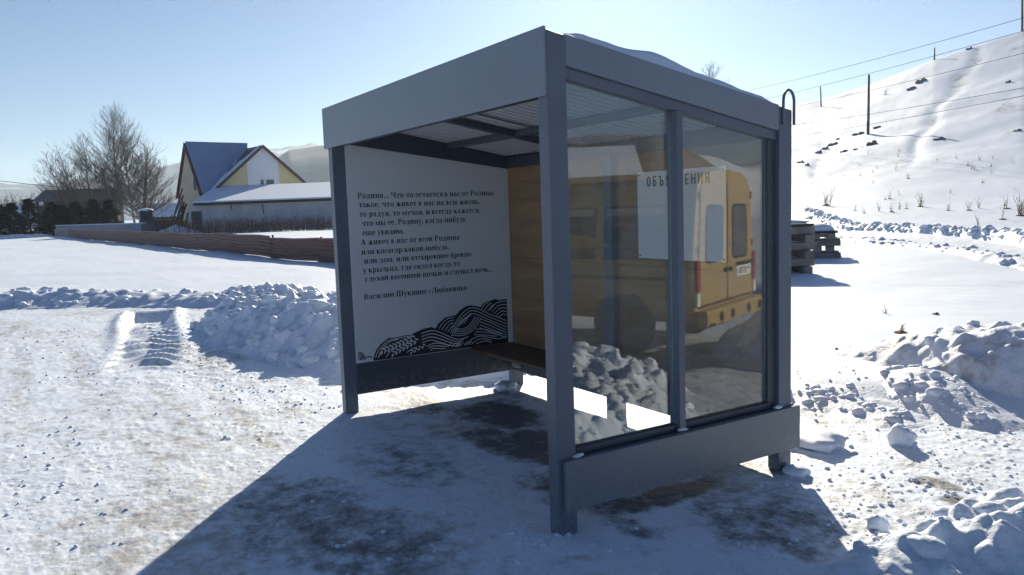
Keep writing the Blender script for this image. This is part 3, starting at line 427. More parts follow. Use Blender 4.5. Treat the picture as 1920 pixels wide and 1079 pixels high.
for P, w in gl_:
    for q in P:
        ci += 1; nb.add([(-1.166 + (x + a) * k, 1.6612 - (ci % 17) * 1e-5, 1.808 + b * .05) for a, b in q], [tuple(range(len(q)))])
    x += w
nb.build('lettering', mat('grey_print', (.05, .055, .07), .5), board)
for a, b in ((NB[0] + .02, NB[3] - .02), (NB[1] - .02, NB[3] - .02), (NB[0] + .02, NB[2] + .02), (NB[1] - .02, NB[2] + .02)):
    MB().lathe((a, 1.663, b), (0, -1, 0), [(0, .008), (.004, .008), (.006, .005)], 10).build('screw', M_STEEL_DK, board)

# ------------------------------------------------------------------ terrain noise (numpy)
def _h(ix, iy, seed):
    h = (ix.astype(np.int64) * 374761393 + iy.astype(np.int64) * 668265263 + seed * 144269504) & 0xffffffff
    h = ((h ^ (h >> 13)) * 1274126177) & 0xffffffff
    return (h ^ (h >> 16)) & 0xffffffff
def pn(x, y, seed=0):
    x0 = np.floor(x); y0 = np.floor(y); fx = x - x0; fy = y - y0
    u = fx * fx * fx * (fx * (fx * 6 - 15) + 10); v = fy * fy * fy * (fy * (fy * 6 - 15) + 10)
    def g(ix, iy, dx, dy):
        a = _h(ix, iy, seed) * (2 * math.pi / 4294967296.0); return np.cos(a) * dx + np.sin(a) * dy
    a = g(x0, y0, fx, fy); b = g(x0 + 1, y0, fx - 1, fy); c = g(x0, y0 + 1, fx, fy - 1); d = g(x0 + 1, y0 + 1, fx - 1, fy - 1)
    return 1.5 * ((a * (1 - u) + b * u) * (1 - v) + (c * (1 - u) + d * u) * v)
def fbm(x, y, seed=0, o=4, g=.5):
    s = 0; a = 1; t = 0
    for i in range(o): s = s + a * pn(x * 2 ** i + 17.3 * i, y * 2 ** i - 9.1 * i, seed + i); t += a; a *= g
    return s / t
def clods(x, y, seed=0, rmin=.25, rmax=.62, prob=1.0):
    x0 = np.floor(x); y0 = np.floor(y); best = np.zeros_like(x)
    for i in (-1, 0, 1):
        for j in (-1, 0, 1):
            h = _h(x0 + i, y0 + j, seed); a = (h & 1023) / 1023.; b = ((h >> 10) & 1023) / 1023.; c = ((h >> 20) & 1023) / 1023.
            px = x0 + i + .2 + .6 * a; py = y0 + j + .2 + .6 * b; r = rmin + (rmax - rmin) * c
            q = 1 - ((x - px) ** 2 + (y - py) ** 2) / (r * r)
            best = np.maximum(best, np.where(c <= prob, np.sqrt(np.clip(q, 0, None)) * r * 1.6, 0))
    return best
def sst(a, b, x):
    t = np.clip((x - a) / (b - a), 0, 1); return t * t * (3 - 2 * t)
CX, CY = 3.187, -2.217
YB_X = [-400, -18.5, -17.5, -15.5, -13.5, -12, -9, -5, -4.2, -3.5, -2.5, -1.2, .5, 2, 4, 8, 14, 400]
YB_Y = [-60, -60, -8, -1.6, .8, 1.7, 1.7, 1.6, 2.2, 2.7, 2.8, 3.4, 4.3, 5.2, 8.5, 10, 9, 9]
HP = [(-180, 0), (-70, 0), (-58, 0.001), (-48, 0.006), (-38.7, 0.01071), (-36.7, 0.01108), (-34.7, 0.01187), (-32.2, 0.01309), (-30.1, 0.01421), (-27.5, 0.01521), (-25.4, 0.01599), (-10, 0.01758), (10, 0.015), (28, 0.009), (45, 0.003), (60, 0), (180, 0)]
def hill(r, ph):
    a = np.interp(ph, [q[0] for q in HP], [q[1] for q in HP])
    z = a * np.clip(r - 40, 0, 178) ** 1.5
    return z - a * .16 * np.clip(r - 212, 0, 300) ** 1.5 * (r < 1e5)
BARE = [(-2.25, 1.02, .62, .36, 1.0), (-1.35, .80, .62, .42, 1.0), (-.75, .95, .45, .5, 1.0), (-1.75, .62, .45, .3, .75), (-2.9, .62, .3, .22, .6), (-.12, .85, .17, .55, .95), (-.55, .55, .5, .35, .8),
        (-1.15, -1.0, .95, .5, .58), (-.45, -.85, .7, .4, .55), (.45, 1.02, .6, .45, .6), (-1.6, -.1, .8, .35, .42), (.1, .38, .3, .12, .6), (.75, .86, .25, .16, .5), (.67, 2.2, .17, .10, .95), (.9, 2.03, .13, .08, .95), (.78, 1.75, .2, .08, .45), (-.15, 1.66, .25, .12, .62), (-2.85, 1.45, .3, .12, .45)]
STAIN = [(-7.5, -1.75, 5.5, .22, .42), (-6.8, -2.35, 5.5, .20, .40), (-4.6, -1.15, 2.6, .16, .45), (-3.9, -.75, 1.5, .2, .5), (-2.77, -.8, .55, .28, .5), (-3.5, -.35, .5, .3, .55), (-2.0, -1.3, .5, .25, .4), (-7.2, -2.3, .6, .15, .6), (-5, -1.6, 1.4, .4, .32), (-1.4, -1.75, .35, .2, .45), (-3.4, .7, .7, .4, .5), (-2.3, 1.55, .9, .18, .62), (-1.0, 1.62, .8, .12, .6), (.5, 1.7, .45, .5, .42), (.9, 1.5, .25, .5, .4), (.6, 2.4, .5, .2, .3), (-9.5, -1.9, 2, .5, .28), (-4, -2.0, 1.5, .3, .3), (4, 4, 3.5, 3, .65), (7, 3, 4, 3, .65)]
TRK0, TRK1 = (-12.6, -.25), (-6.2, -1.22)
def ground_fields(x, y):
    dx, dy = x - CX, y - CY; r = np.hypot(dx, dy); ph = np.degrees(np.arctan2(dx, dy))
    z = hill(r, ph)
    yb = np.interp(x, YB_X, YB_Y) + .35 * pn(x * .7, y * .7, 5)
    lot = sst(-.45, .45, yb - y)
    near = np.clip(1 - (r - 30) / 40, 0, 1)
    # untouched snow field: soft drifts
    f = .07 * pn(x * .13, y * .13, 1) + .025 * pn(x * .5, y * .55, 2) + .006 * pn(x * 1.7, y * 2.6, 3) + .07
    f = np.where(r > 60, f + .5 * sst(60, 120, r) * pn(x * .03, y * .03, 8), f)
    hr = sst(45, 90, r) * np.clip(z / 4, 0, 1)
    dn = fbm(x * .05 + y * .02, y * .05 - x * .02, 31, 5)
    f = f + hr * (.45 * dn + .07 * fbm(x * .16, y * .16, 33, 4))
    # gullies running down the hill
    gd = ph + 29.5 - .030 * (r - 150) + .9 * pn(r * .03, ph * .2, 35)
    gul = np.exp(-(gd / .42) ** 2) * sst(75, 115, r) * (1 - sst(205, 222, r))
    gd2 = ph + 36.5 - .025 * (r - 110) + .8 * pn(r * .04, ph * .2, 36)
    gul2 = np.exp(-(gd2 / .5) ** 2) * sst(80, 95, r) * (1 - sst(125, 150, r))
    f = f - .22 * gul - .14 * gul2
    # the trodden lot
    st = fbm(x * .5 + y * .2, y * 1.2, 11, 4)
    rough = .5 + .5 * sst(-.1, .5, fbm(x * .4, y * .55, 12, 3))
    t = .016 * st + .020 * rough * fbm(x * 2.2, y * 3.0, 13, 5, .6) + .007 * rough * fbm(x * 9, y * 12, 14, 3, .6)
    cl = clods(x * 5.5, y * 5.5, 15, .12, .38, .5) / 5.5
    cl2 = clods(x * 13, y * 13, 16, .12, .42, .55) / 13
    dens = sst(.05, .5, fbm(x * .9, y * .9, 17, 3))
    t = t + (cl * .22 * dens + cl2 * (.10 + .40 * dens)) * (.35 + .65 * rough) + .008 * fbm(x * 5, y * 8, 20, 4, .6) * (.4 + .6 * rough) + .0055 * fbm(x * 14, y * 20, 19, 4, .65) * (.3 + .7 * rough)
    
    # trodden hard and smooth in and around the shelter
    calm = np.exp(-(((x + 1.4) / 2.4) ** 4 + ((y - .6) / 1.5) ** 4))
    t = t * (1 - .55 * calm)
    van = sst(0, 1, np.minimum(x - 2.4, 9.5 - y)); t = t * (1 - .6 * van); t = t - .24 * sst(0, 1.2, np.minimum(x - 2.2, np.minimum(y - 2.4, 11 - y)))
    # tractor track pushing into the bank
    ax, ay = TRK0; bx, by = TRK1; L = math.hypot(bx - ax, by - ay); ux, uy = (bx - ax) / L, (by - ay) / L
    s = (x - ax) * ux + (y - ay) * uy; d = (x - ax) * -uy + (y - ay) * ux + .05 * np.sin(s * 1.1)
    inl = sst(-.1, .25, s) * (1 - sst(L - 1.0, L, s)); wid = .30
    cut = 1 - sst(wid - .04, wid + .10, np.abs(d))
    dep = (.15 * (1 - sst(0, 3.2, s)) + .05) * inl
    ridge = np.exp(-((np.abs(d) - wid - .13) / .11) ** 2) * (.05 * (1 - sst(1, 5, s)) + .02) * inl
    tread = .5 + .5 * np.sin((s - np.abs(d) * .8) * 2 * math.pi / .42 + .8 * pn(s * 1.5, d * 2, 26))
    t = t * (1 - .8 * cut * inl) - cut * dep + ridge + cut * inl * (.085 * tread ** 2 * np.clip(.95 + .5 * pn(s * 1.1, d * 3, 27), .3, 1.3)) * sst(.3, .8, s)
    ax2, ay2 = -16.2, -3.6; d2 = (x - ax2) * -uy + (y - ay2) * ux; s2 = (x - ax2) * ux + (y - ay2) * uy
    in2 = sst(0, .3, s2) * (1 - sst(2.2, 3.4, s2)); t = t - (1 - sst(.36, .48, np.abs(d2))) * in2 * (.13 - .05 * np.sin((s2 - np.abs(d2) * .7) * 21)) + .07 * np.exp(-((np.abs(d2) - .55) / .1) ** 2) * in2
    zz = z + f * (1 - lot) * 1.0 + t * lot * near
    # a cleared lane at the foot of the hill
    ln = np.interp(x, [-60, -27.3, -18.6, -14, -11, -7.6, 0, 10], [60, 35, 27.6, 25.6, 23.9, 20.7, 14, 10]); dl = (y - ln) * .75
    lane = (1 - sst(1.3, 1.8, np.abs(dl))) * sst(-60, -40, x) * (1 - sst(2, 5, x)) * (r > 9)
    zz = zz - lane * (.10 + f * .6) + lane * .02 * fbm(x * 2, y * 2, 41, 4) - .05 * lane * np.exp(-((np.abs(dl) - .7) / .2) ** 2)
    bare = np.zeros_like(x); stain = np.zeros_like(x)
    wob = .35 * fbm(x * 2.5, y * 2.5, 21, 4)
    for (a, b, c, d_, k) in BARE:
        q = np.sqrt(((x - a) / c) ** 2 + ((y - b) / d_) ** 2); bare = np.maximum(bare, k * (1 - sst(.45, 1.15, q + wob)))
    for (a, b, c, d_, k) in STAIN:
        q = np.sqrt(((x - a) / c) ** 2 + ((y - b) / d_) ** 2); stain = np.maximum(stain, k * (1 - sst(.2, 1.2, q + wob)))
    stain = np.maximum(stain, lot * near * (.12 + .40 * sst(-.08, .5, fbm(x * .5, y * 1.0, 22, 4))))
    stain = np.maximum(stain, lane * .28)
    grass = hr * np.clip(.55 * sst(.12, .5, fbm(x * .09, y * .09, 23, 5, .6)) + .62 * gul * sst(-.2, .4, fbm(x * .25, y * .25, 24, 4)) + .5 * gul2 * sst(-.1, .3, fbm(x * .25, y * .25, 25, 3)), 0, 1)  # grass; extra tone in the main gully also paints its shadow streak
    bluff = sst(36, 44, ph) * (1 - sst(66, 74, ph)) * sst(48, 56, r) * (1 - sst(120, 200, r))
    zz = zz + bluff * (6.3 + 1.6 * pn(x * .06, y * .06, 44)); grass = np.maximum(grass, .95 * sst(.1, .4, bluff) * (r < 95))
    return zz, bare, stain, grass
def gz(x, y):
    z = ground_fields(np.array([float(x)]), np.array([float(y)]))[0]; return float(z[0])

def grid_mesh(name, X, Y, Z, mat_, attrs=None, mask=None, smooth=True):
    nr, nc = X.shape
    me = bpy.data.meshes.new(name)
    co = np.stack([X, Y, Z], -1).reshape(-1, 3).astype(np.float32)
    idx = np.arange(nr * nc).reshape(nr, nc)
    q = np.stack([idx[:-1, :-1], idx[:-1, 1:], idx[1:, 1:], idx[1:, :-1]], -1).reshape(-1, 4)
    if mask is not None:
        mk = mask.reshape(-1); q = q[mk[q].any(1)]
        used = np.zeros(len(co), bool); used[q.reshape(-1)] = True; re = np.cumsum(used) - 1; q = re[q]; co = co[used]
        if attrs: attrs = {k: v.reshape(-1)[used] for k, v in attrs.items()}
    me.vertices.add(len(co)); me.vertices.foreach_set('co', co.reshape(-1))
    me.loops.add(q.size); me.loops.foreach_set('vertex_index', q.reshape(-1).astype(np.int32))
    me.polygons.add(len(q)); me.polygons.foreach_set('loop_start', (np.arange(len(q)) * 4).astype(np.int32))
    me.update(calc_edges=True)
    if smooth: me.polygons.foreach_set('use_smooth', np.ones(len(q), bool))
    for k, v in (attrs or {}).items():
        a = me.attributes.new(k, 'FLOAT', 'POINT'); a.data.foreach_set('value', v.reshape(-1).astype(np.float32))
    me.materials.append(mat_); me.validate(); me.update()
    o = bpy.data.objects.new(name, me); COL.objects.link(o); return o

# rings round the camera's foot: fine where near, coarse towards the horizon; fine in the wedge that is seen
rs = [.25]
while rs[-1] < 5200:
    r_ = rs[-1]; rs.append(r_ + (max(.011, min(r_ * r_ / 2300., r_ * .016)) if r_ > 1.3 else .1))
rs = np.array(rs)
ph = np.concatenate([np.linspace(-97, -20, 900), np.linspace(-20, 75, 180)[1:], np.linspace(75, 263, 70)[1:]])
PH, RR = np.meshgrid(np.radians(ph), rs)
GX = CX + RR * np.sin(PH); GY = CY + RR * np.cos(PH)
GZ, gb, gs, gg = ground_fields(GX, GY)
ground = grid_mesh('ground', GX, GY, GZ, M_SNOW, {'bare': gb, 'stain': gs, 'grass': gg})
tag(ground, kind='structure')

# far hills: ridges across the valley
def far_hills(name, p0, p1, r0, r1, hs, seed, mat_, rough):
    P = np.linspace(p0, p1, 260); Q = np.linspace(0, 1, 34)
    PP, QQ = np.meshgrid(P, Q); RR_ = r0 + (r1 - r0) * QQ
    X = CX + RR_ * np.sin(np.radians(PP)); Y = CY + RR_ * np.cos(np.radians(PP))
    H = np.interp(PP, [q[0] for q in hs], [q[1] for q in hs])
    Z = H * np.sin(np.pi * np.clip(QQ, 0, 1)) ** .8 * (1 + rough * fbm(X * .0012, Y * .0012, seed, 5)) + H * .10 * fbm(X * .006, Y * .006, seed + 9, 4) * np.sin(np.pi * QQ)
    at = {'grass': np.clip(.25 + 1.1 * fbm(X * .004, Y * .004, seed + 3, 4), 0, 1)}
    return tag(grid_mesh(name, X, Y, Z - 3, mat_, at), kind='structure')
M_HILL = bpy.data.materials.new('far_hill'); M_HILL.use_nodes = True
_n = M_HILL.node_tree; _b = _n.nodes['Principled BSDF']; _b.inputs['Roughness'].default_value = .9
_a = _n.nodes.new('ShaderNodeAttribute'); _a.attribute_name = 'grass'
_t = _n.nodes.new('ShaderNodeTexCoord'); _s = _n.nodes.new('ShaderNodeTexNoise'); _s.inputs['Scale'].default_value = .012; _s.inputs['Detail'].default_value = 10; _s.inputs['Roughness'].default_value = .75
_n.links.new(_t.outputs['Object'], _s.inputs['Vector'])
_m = _n.nodes.new('ShaderNodeMath'); _m.operation = 'ADD'; _n.links.new(_a.outputs['Fac'], _m.inputs[0]); _n.links.new(_s.outputs['Fac'], _m.inputs[1])
_c = _n.nodes.new('ShaderNodeValToRGB'); _c.color_ramp.elements[0].position = .52; _c.color_ramp.elements[0].color = (.62, .71, .84, 1); _c.color_ramp.elements[1].position = .68; _c.color_ramp.elements[1].color = (.035, .047, .064, 1)
_n.links.new(_m.outputs[0], _c.inputs[0]); _n.links.new(_c.outputs[0], _b.inputs['Base Color'])

far_hills('hills', -112, -58, 2300, 4200, [(-112, 110), (-95, 150), (-89, 128), (-84, 160), (-80, 225), (-75, 265), (-72, 285), (-66, 240), (-58, 200)], 61, M_HILL, .22)
far_hills('hills', -80, -52, 1150, 1900, [(-80, 10), (-77, 40), (-75, 92), (-73.5, 118), (-70, 128), (-62, 90), (-52, 60)], 71, M_HILL, .18)

# ------------------------------------------------------------------ snow piles
def pile(name, label, cat, crest, sp, lump=(.14, .07, .03), seed=1, group=None, blobs=0, bsize=(.04, .12), domes=(), stain=.15, sharp=2.0, kind=None):
    cx = np.array([q[0] for q in crest]); cy = np.array([q[1] for q in crest]); w = max(q[3] for q in crest) * 1.5
    xs = np.arange(cx.min() - w, cx.max() + w, sp); ys = np.arange(cy.min() - w, cy.max() + w, sp)
    X, Y = np.meshgrid(xs, ys); X = X + .45 * sp * pn(X * 9, Y * 9, seed + 50); best = np.full(X.shape, 9.9); H = np.zeros(X.shape)
    for i in range(len(crest) - 1):
        (ax, ay, ah, aw), (bx, by, bh, bw) = crest[i], crest[i + 1]
        ux, uy = bx - ax, by - ay; l2 = ux * ux + uy * uy
        t = np.clip(((X - ax) * ux + (Y - ay) * uy) / l2, 0, 1)
        d = np.hypot(X - ax - t * ux, Y - ay - t * uy) / (aw + (bw - aw) * t); h = ah + (bh - ah) * t
        k = d < best; best = np.where(k, d, best); H = np.where(k, h, H)
    d = best + .22 * fbm(X * 1.1, Y * 1.1, seed, 3) + .10 * fbm(X * 4, Y * 4, seed + 4, 3)
    pr = np.clip(1 - np.clip(d, 0, 1) ** sharp, 0, 1) ** 1.25
    Z = H * pr * (1 + .22 * fbm(X * 1.6, Y * 1.6, seed + 7, 3))
    e = np.sqrt(np.clip(pr, 0, 1)) * np.clip(H / .3, .35, 1.3)
    wx = X + .10 * pn(X * 3, Y * 3, seed + 90); wy = Y + .10 * pn(X * 3, Y * 3, seed + 91)
    for k, (a, f) in enumerate(zip(lump, (3.1, 6.5, 15.0))):
        Z = Z + e * a * (clods(wx * f, wy * f * 1.15, seed + 20 + k, .15, .62, .8) * .55 - .10)
    Z = Z + e * (lump[0] * .35 * fbm(X * 2.3, Y * 2.3, seed + 31, 3, .5) + lump[1] * .55 * fbm(X * 5.5, Y * 5.5, seed + 32, 4, .5) + .016 * fbm(X * 15, Y * 15, seed + 30, 4, .65))
    for _ in range(3):
        Z[1:-1, 1:-1] = .5 * Z[1:-1, 1:-1] + .125 * (Z[:-2, 1:-1] + Z[2:, 1:-1] + Z[1:-1, :-2] + Z[1:-1, 2:])
    for (a, b, r_, h_) in domes:
        q = 1 - (((X - a) / r_) ** 2 + ((Y - b) / r_) ** 2) + .25 * fbm(X * 5, Y * 5, seed + 40, 2); Z = np.maximum(Z, h_ * np.clip(q, 0, 1) ** .5)
    G_, gb_, gs_, gg_ = ground_fields(X, Y)
    live = (Z > .012)
    ZZ = G_ + Z - .03
    at = {'stain': np.clip(stain * (.5 + fbm(X * 2, Y * 2, seed + 60, 3) * 1.5), 0, 1) + .001, 'bare': np.zeros_like(X), 'grass': np.zeros_like(X)}
    o = grid_mesh(name, X, Y, ZZ, M_PILE, at, live)
    if blobs:
        rng = random.Random(seed); mb = MB(); iy, ix = np.where(Z > min(.06, .6 * Z.max()))
        for k in range(blobs):
            j = rng.randrange(len(iy)); a = (iy[j], ix[j]); s = bsize[0] + (bsize[1] - bsize[0]) * rng.random() ** 3.2
            mb.blob((X[a], Y[a], ZZ[a] + s * .08), s * rng.uniform(.8, 1.3), s * rng.uniform(.8, 1.3), s * rng.uniform(.55, .9), k + seed * 100, .36, 3 if s > .06 else 2, 1.5)
        me2 = bpy.data.meshes.new('t'); me2.from_pydata(mb.v, [], mb.f)
        bm = bmesh.new(); bm.from_mesh(o.data); n0 = len(bm.faces); bm.from_mesh(me2); bpy.data.meshes.remove(me2)
        bm.faces.ensure_lookup_table()
        for f in bm.faces: f.smooth = True
        bm.to_mesh(o.data); bm.free(); o.data.update()
    return tag(o, label, cat, group, kind)
pile('snow_pile', 'large heap of broken snow chunks beside the left front post of the shelter', 'snow pile', [(-13.2, 1.6, .24, .8), (-11.4, 1.5, .26, .8), (-10.2, 1.25, .44, 1.0), (-9.3, 1.05, .60, 1.2), (-8.3, 1.0, .62, 1.3), (-6.8, 1.15, .62, 1.25), (-5.4, 1.45, .56, 1.2), (-4.3, 1.9, .42, .9)], .024, (.13, .12, .085), 3, None, 620, (.014, .105))
pile('snow_pile', 'low bank of rubbly snow along the far left edge of the trodden lot', 'snow pile', [(-12.9, 1.0, .22, .7), (-14.6, -.3, .20, .9), (-16.2, -2.2, .22, 1.1), (-17.6, -4.6, .22, 1.1), (-18.4, -7.5, .24, 1.1)], .04, (.18, .12, .07), 5, None, 90, (.05, .14))
pile('snow_pile', 'tall grey-white snow heap cut off by the right edge of the photo', 'snow pile', [(-1.7, 5.1, .10, .45), (-1.0, 5.15, .34, .7), (-.3, 5.2, .46, .95), (.6, 5.35, .64, 1.1), (2.0, 5.6, .75, 1.2), (3.0, 5.9, .6, 1.1)], .02, (.08, .06, .045), 8, None, 70, (.02, .08), stain=.46, sharp=3.0)
pile('snow_pile', 'low scatter of snow lumps in front of the tall right-hand heap', 'snow pile', [(-1.0, 4.35, .06, .35), (-.55, 4.15, .16, .4), (-.2, 3.85, .17, .4), (.15, 3.7, .08, .35)], .018, (.06, .05, .04), 11, None, 70, (.015, .055))
pile('snow_pile', 'thin strip of crumbled snow behind the right rear post', 'snow pile', [(-1.3, 3.2, .05, .4), (-.8, 3.35, .09, .45), (-.3, 3.3, .06, .45)], .018, (.05, .05, .04), 12, None, 60, (.015, .05))
pile('snow_pile', 'heap of soft rounded snow lumps in the bottom right corner', 'snow pile', [(1.24, .4, .13, .3), (1.28, 1.1, .21, .40), (1.48, 1.75, .27, .58), (2.2, 2.1, .30, .85), (3.0, 2.5, .30, .9), (3.8, 2.8, .24, .8)], .014, (.19, .15, .06), 14, None, 200, (.012, .085))
pile('snow_berm', 'long ploughed bank of chunky snow on the far side of the lane', 'snow bank', [(-29, 40.1, .32, .55), (-20.1, 31.8, .32, .55), (-15.3, 29.4, .32, .55), (-11.9, 27.4, .33, .55), (-8.2, 24.3, .35, .6), (-2.6, 19.4, .35, .6)], .05, (.14, .13, .10), 17, None, 420, (.05, .16), stain=.05, sharp=3.4)
pile('snow_berm', 'thin crumbled snow edge along the near side of the cleared lane', 'snow bank', [(-17.6, 24.6, .10, .5), (-13.2, 22.6, .18, .6), (-10.6, 21.0, .14, .6), (-8.4, 19.2, .17, .6), (-6.2, 17.0, .18, .6), (-3, 14.5, .18, .6)], .05, (.10, .09, .07), 19, None, 160, (.03, .10), stain=.2)

# single snow blocks
def block(label, x, y, r_, h_, seed, group=None):
    o = MB().blob((x, y, gz(x, y) + h_ * .55), r_, r_ * .8, h_, seed, .38, 3, 1.3).build('snow_block', M_SOFT, None, True)
    return tag(o, label, 'snow block', group)
block('rounded snow block on the lane of trodden snow right of the shelter', .16, 2.72, .085, .085, 3)
block('smaller snow block perched behind the rounded one right of the shelter', .08, 2.86, .06, .06, 4)
block('flat wind-shaped drift of snow beside the right end of the grey apron', -.22, 2.28, .24, .06, 5)
block('snow lump pushed against the foot of the right rear post', .09, 1.73, .08, .035, 6)
block('peaked snow lump at the foot of the left rear post', -3.0, 1.52, .13, .05, 8)
block('snow lump on the trodden ground beside the heap at bottom right', .86, 1.38, .06, .05, 9)
for lb, q, s_ in (('tiny snow cap at the foot of the window mullion', (-.004, .868, .412), .016), ('tiny snow cap on the sill at the near corner post', (.006, .125, .412), .017), ('tiny snow cap on the sill at the right rear post', (.004, 1.66, .412), .018)):
    tag(MB().blob(q, s_ * .8, s_ * 2.1, s_ * .55, 5 + s_ * 900, .55, 3).build('snow_clump', M_SOFT, None, True), lb, 'snow clump')

# snow on the shelter roof
xs = np.linspace(-SW + .05, -.05, 150); ys = np.linspace(.03, SD - .05, 90); X, Y = np.meshgrid(xs, ys)
e = np.minimum(np.minimum(X + SW - .05, (-.05 - X) * 2.2), np.minimum((Y - .03) * .32, SD - .05 - Y))
th = np.clip(.058 * sst(-.01, .09, e + .02 * fbm(X * 4, Y * 4, 81, 2)) * (1 + .45 * fbm(X * 1.6, Y * 1.9, 82, 4)) + .045 * np.exp(-((Y - .80) / .20) ** 2) * sst(0, .08, e) * sst(-1.2, -.2, X), 0, 1)
rsn = grid_mesh('roof_snow', X, Y, SH + KR * Y - .008 + th, M_SOFT)
tag(rsn, 'layer of white snow lying on the sloping shelter roof', 'roof snow')

# crumbs of snow strewn over the lot
rng = random.Random(5); cb = MB(); n_ = 0
pts = []; CLU = [(rng.uniform(-11, .8), rng.uniform(-2.4, .6)) for _ in range(34)]
while len(pts) < 3600:
    u = rng.random()
    if u < .28:
        c_ = rng.choice(CLU); x, y = rng.gauss(c_[0], .5), rng.gauss(c_[1], .22)
    elif u < .7: x, y = rng.gauss(-7, 2.4), rng.gauss(-.2, .4)
    elif u < .85: x, y = rng.gauss(-.3, .7), rng.gauss(3.2, .7)
    else: x, y = rng.gauss(.8, .35), rng.gauss(1.7, .6)
    if -3.2 < x < .1 and -.1 < y < 1.9: continue
    pts.append((x, y))
PA = np.array(pts); ZA = ground_fields(PA[:, 0], PA[:, 1])[0]
for (x, y), z in zip(pts, ZA):
    s = .003 + .014 * rng.random() ** 4
    cb.blob((x, y, z + s * .3), s * rng.uniform(.8, 1.5), s * rng.uniform(.8, 1.4), s * rng.uniform(.5, .9), rng.random() * 50, .4, 1)
tag(cb.build('snow_crumbs', M_PILE, None, True), 'small crumbs of snow strewn over the trodden ground', 'snow crumbs', kind='stuff')

pile('snow_pile', 'little ridge of loose snow round the foot of the near corner post', 'snow pile', [(-.42, .02, .025, .16), (-.14, -.10, .05, .2), (.12, -.03, .045, .2), (.34, .22, .025, .16)], .012, (.03, .03, .02), 31, None, 40, (.006, .022), stain=.05)

# ------------------------------------------------------------------ background on the left
M_FENCE = wood_mat('maroon_profiled_metal', (.080, .021, .021), (.19, .075, .072), 'x', .35, 30.0, .5)
M_FENCE_W = mat('worn_pale_metal', (.30, .25, .26), .6, 0, .4, 0, 0, .3, 1.2)
M_DARK = mat('dark_weathered_wood', (.045, .042, .042), .8, 0, .3, .2, 6, .35, 1.5)
M_GREYW = mat('grey_weathered_timber', (.20, .19, .185), .85, 0, .2, .4, 12, .35, 2.5)
M_PLASTER = mat('pale_plaster', (.50, .52, .55), .9, 0, .2, .1, 8, .18, .6)
M_CONC = mat('pale_concrete', (.34, .38, .43), .85, 0, .2, .1, 8, .2, .5)
M_YEL = mat('pale_yellow_siding', (.70, .62, .36), .7, 0, .3, 0, 0, .06, .8)
M_WSID = mat('white_siding', (.76, .80, .85), .6, 0, .3, 0, 0, .05, .8)
M_SHADED_SNOW = mat('shade_blue_painted_snow', (.22, .31, .48), .55, 0, .3, 0, 0, .08, .4)  # shade of the snowy wing slope painted in as blue-grey
M_CREAM = mat('cream_plaster', (.50, .45, .36), .8, 0, .3, 0, 0, .12, .5)
M_RROOF = mat('dark_red_roof_metal', (.095, .028, .030), .45, 0, .5, 0, 0, .2, .7)
M_TRIM = mat('brown_red_trim', (.10, .04, .04), .5)
M_WIN = mat('dark_window_pane', (.10, .12, .14), .12, 0, .6)
M_BLUED = mat('blue_grey_door', (.045, .06, .085), .5, 0, .4, 0, 0, .15, 2)
M_POLE = mat('weathered_pole_wood', (.10, .088, .08), .85, 0, .2, .2, 10, .25, 2)
M_WIRE = mat('wire', (.03, .033, .04), 1.0, 0, 0.0)
M_BARK = mat('grey_brown_bark', (.085, .072, .066), .9, 0, .2, .3, 10, .3, 2)
M_BIRCH = mat('birch_bark', (.42, .40, .38), .8, 0, .2, .1, 10, .5, 3)
M_TWIG = mat('brown_twig', (.17, .145, .135), .9, 0, .2)
M_NEEDLE = mat('dark_conifer_needles', (.045, .060, .040), .8, 0, .2, 0, 0, .45, .9)
M_DRY = mat('dry_brown_stems', (.24, .145, .095), .9, 0, .1, 0, 0, .4, 1.0)
M_STRAW = mat('dry_straw_stems', (.26, .20, .13), .9, 0, .1, 0, 0, .3, 3)
M_ROCK = mat('dark_rock', (.20, .19, .195), .9, 0, .2, .5, 3, .4, .8)

def line(p, q, t): return (p[0] + (q[0] - p[0]) * t, p[1] + (q[1] - p[1]) * t)
# fence of lying profiled sheets: ten lengths, each with its own posts
FA, FB = (-12.0, 7.06), (-103.0, 1.3)
fence = thing('metal_fence', 'low dark red fence of ribbed metal sheets running across the snow field', 'fence', (-22, 6.4, 0))
segs = [0, .06, .121, .1745, .235, .30, .37, .45, .55, .70, .86, 1.0]
rng = random.Random(4)
for i in range(len(segs) - 1):
    a = Vector((*line(FA, FB, segs[i] - .0012), 0)); b = Vector((*line(FA, FB, segs[i + 1] + .0012), 0)); d = (b - a).normalized(); nrm = Vector((d.y, -d.x, 0))
    if nrm.y > 0: nrm = -nrm
    prof = []; h = .78 + .08 * min(1, i / 4) + rng.uniform(-.03, .03); nrib = 6
    for k in range(nrib):
        z0 = .03 + h * k / nrib; dz = h / nrib
        prof += [(0, z0), (0, z0 + dz * .40), (.05, z0 + dz * .58), (.05, z0 + dz * .86)]
    prof.append((0, .03 + h))
    nseg = 4; V = []; mb = MB()
    for j in range(nseg + 1):
        o_ = a.lerp(b, j / nseg); wz = rng.uniform(-.02, .02); zg = gz(o_.x, o_.y) - .03
        for (u, z) in prof: V.append(o_ + nrm * (u + .01 * math.sin(j * 2.1) + .008 * (i % 2)) + Vector((0, 0, z + zg + wz)))
    n = len(prof)
    mb.add(V, [(j * n + k, (j + 1) * n + k, (j + 1) * n + k + 1, j * n + k + 1) for j in range(nseg) for k in range(n - 1)])
    o = mb.build('fence_sheet', M_FENCE_W if i == 10 else M_FENCE, fence)
    s_ = o.modifiers.new('thick', 'SOLIDIFY'); s_.thickness = .004
    pz = gz(a.x, a.y); MB().box(a.x - .03, a.x + .03, a.y + .03, a.y + .09, pz - .1, pz + h + .03 + rng.uniform(0, .03)).build('post', M_DARK, fence)
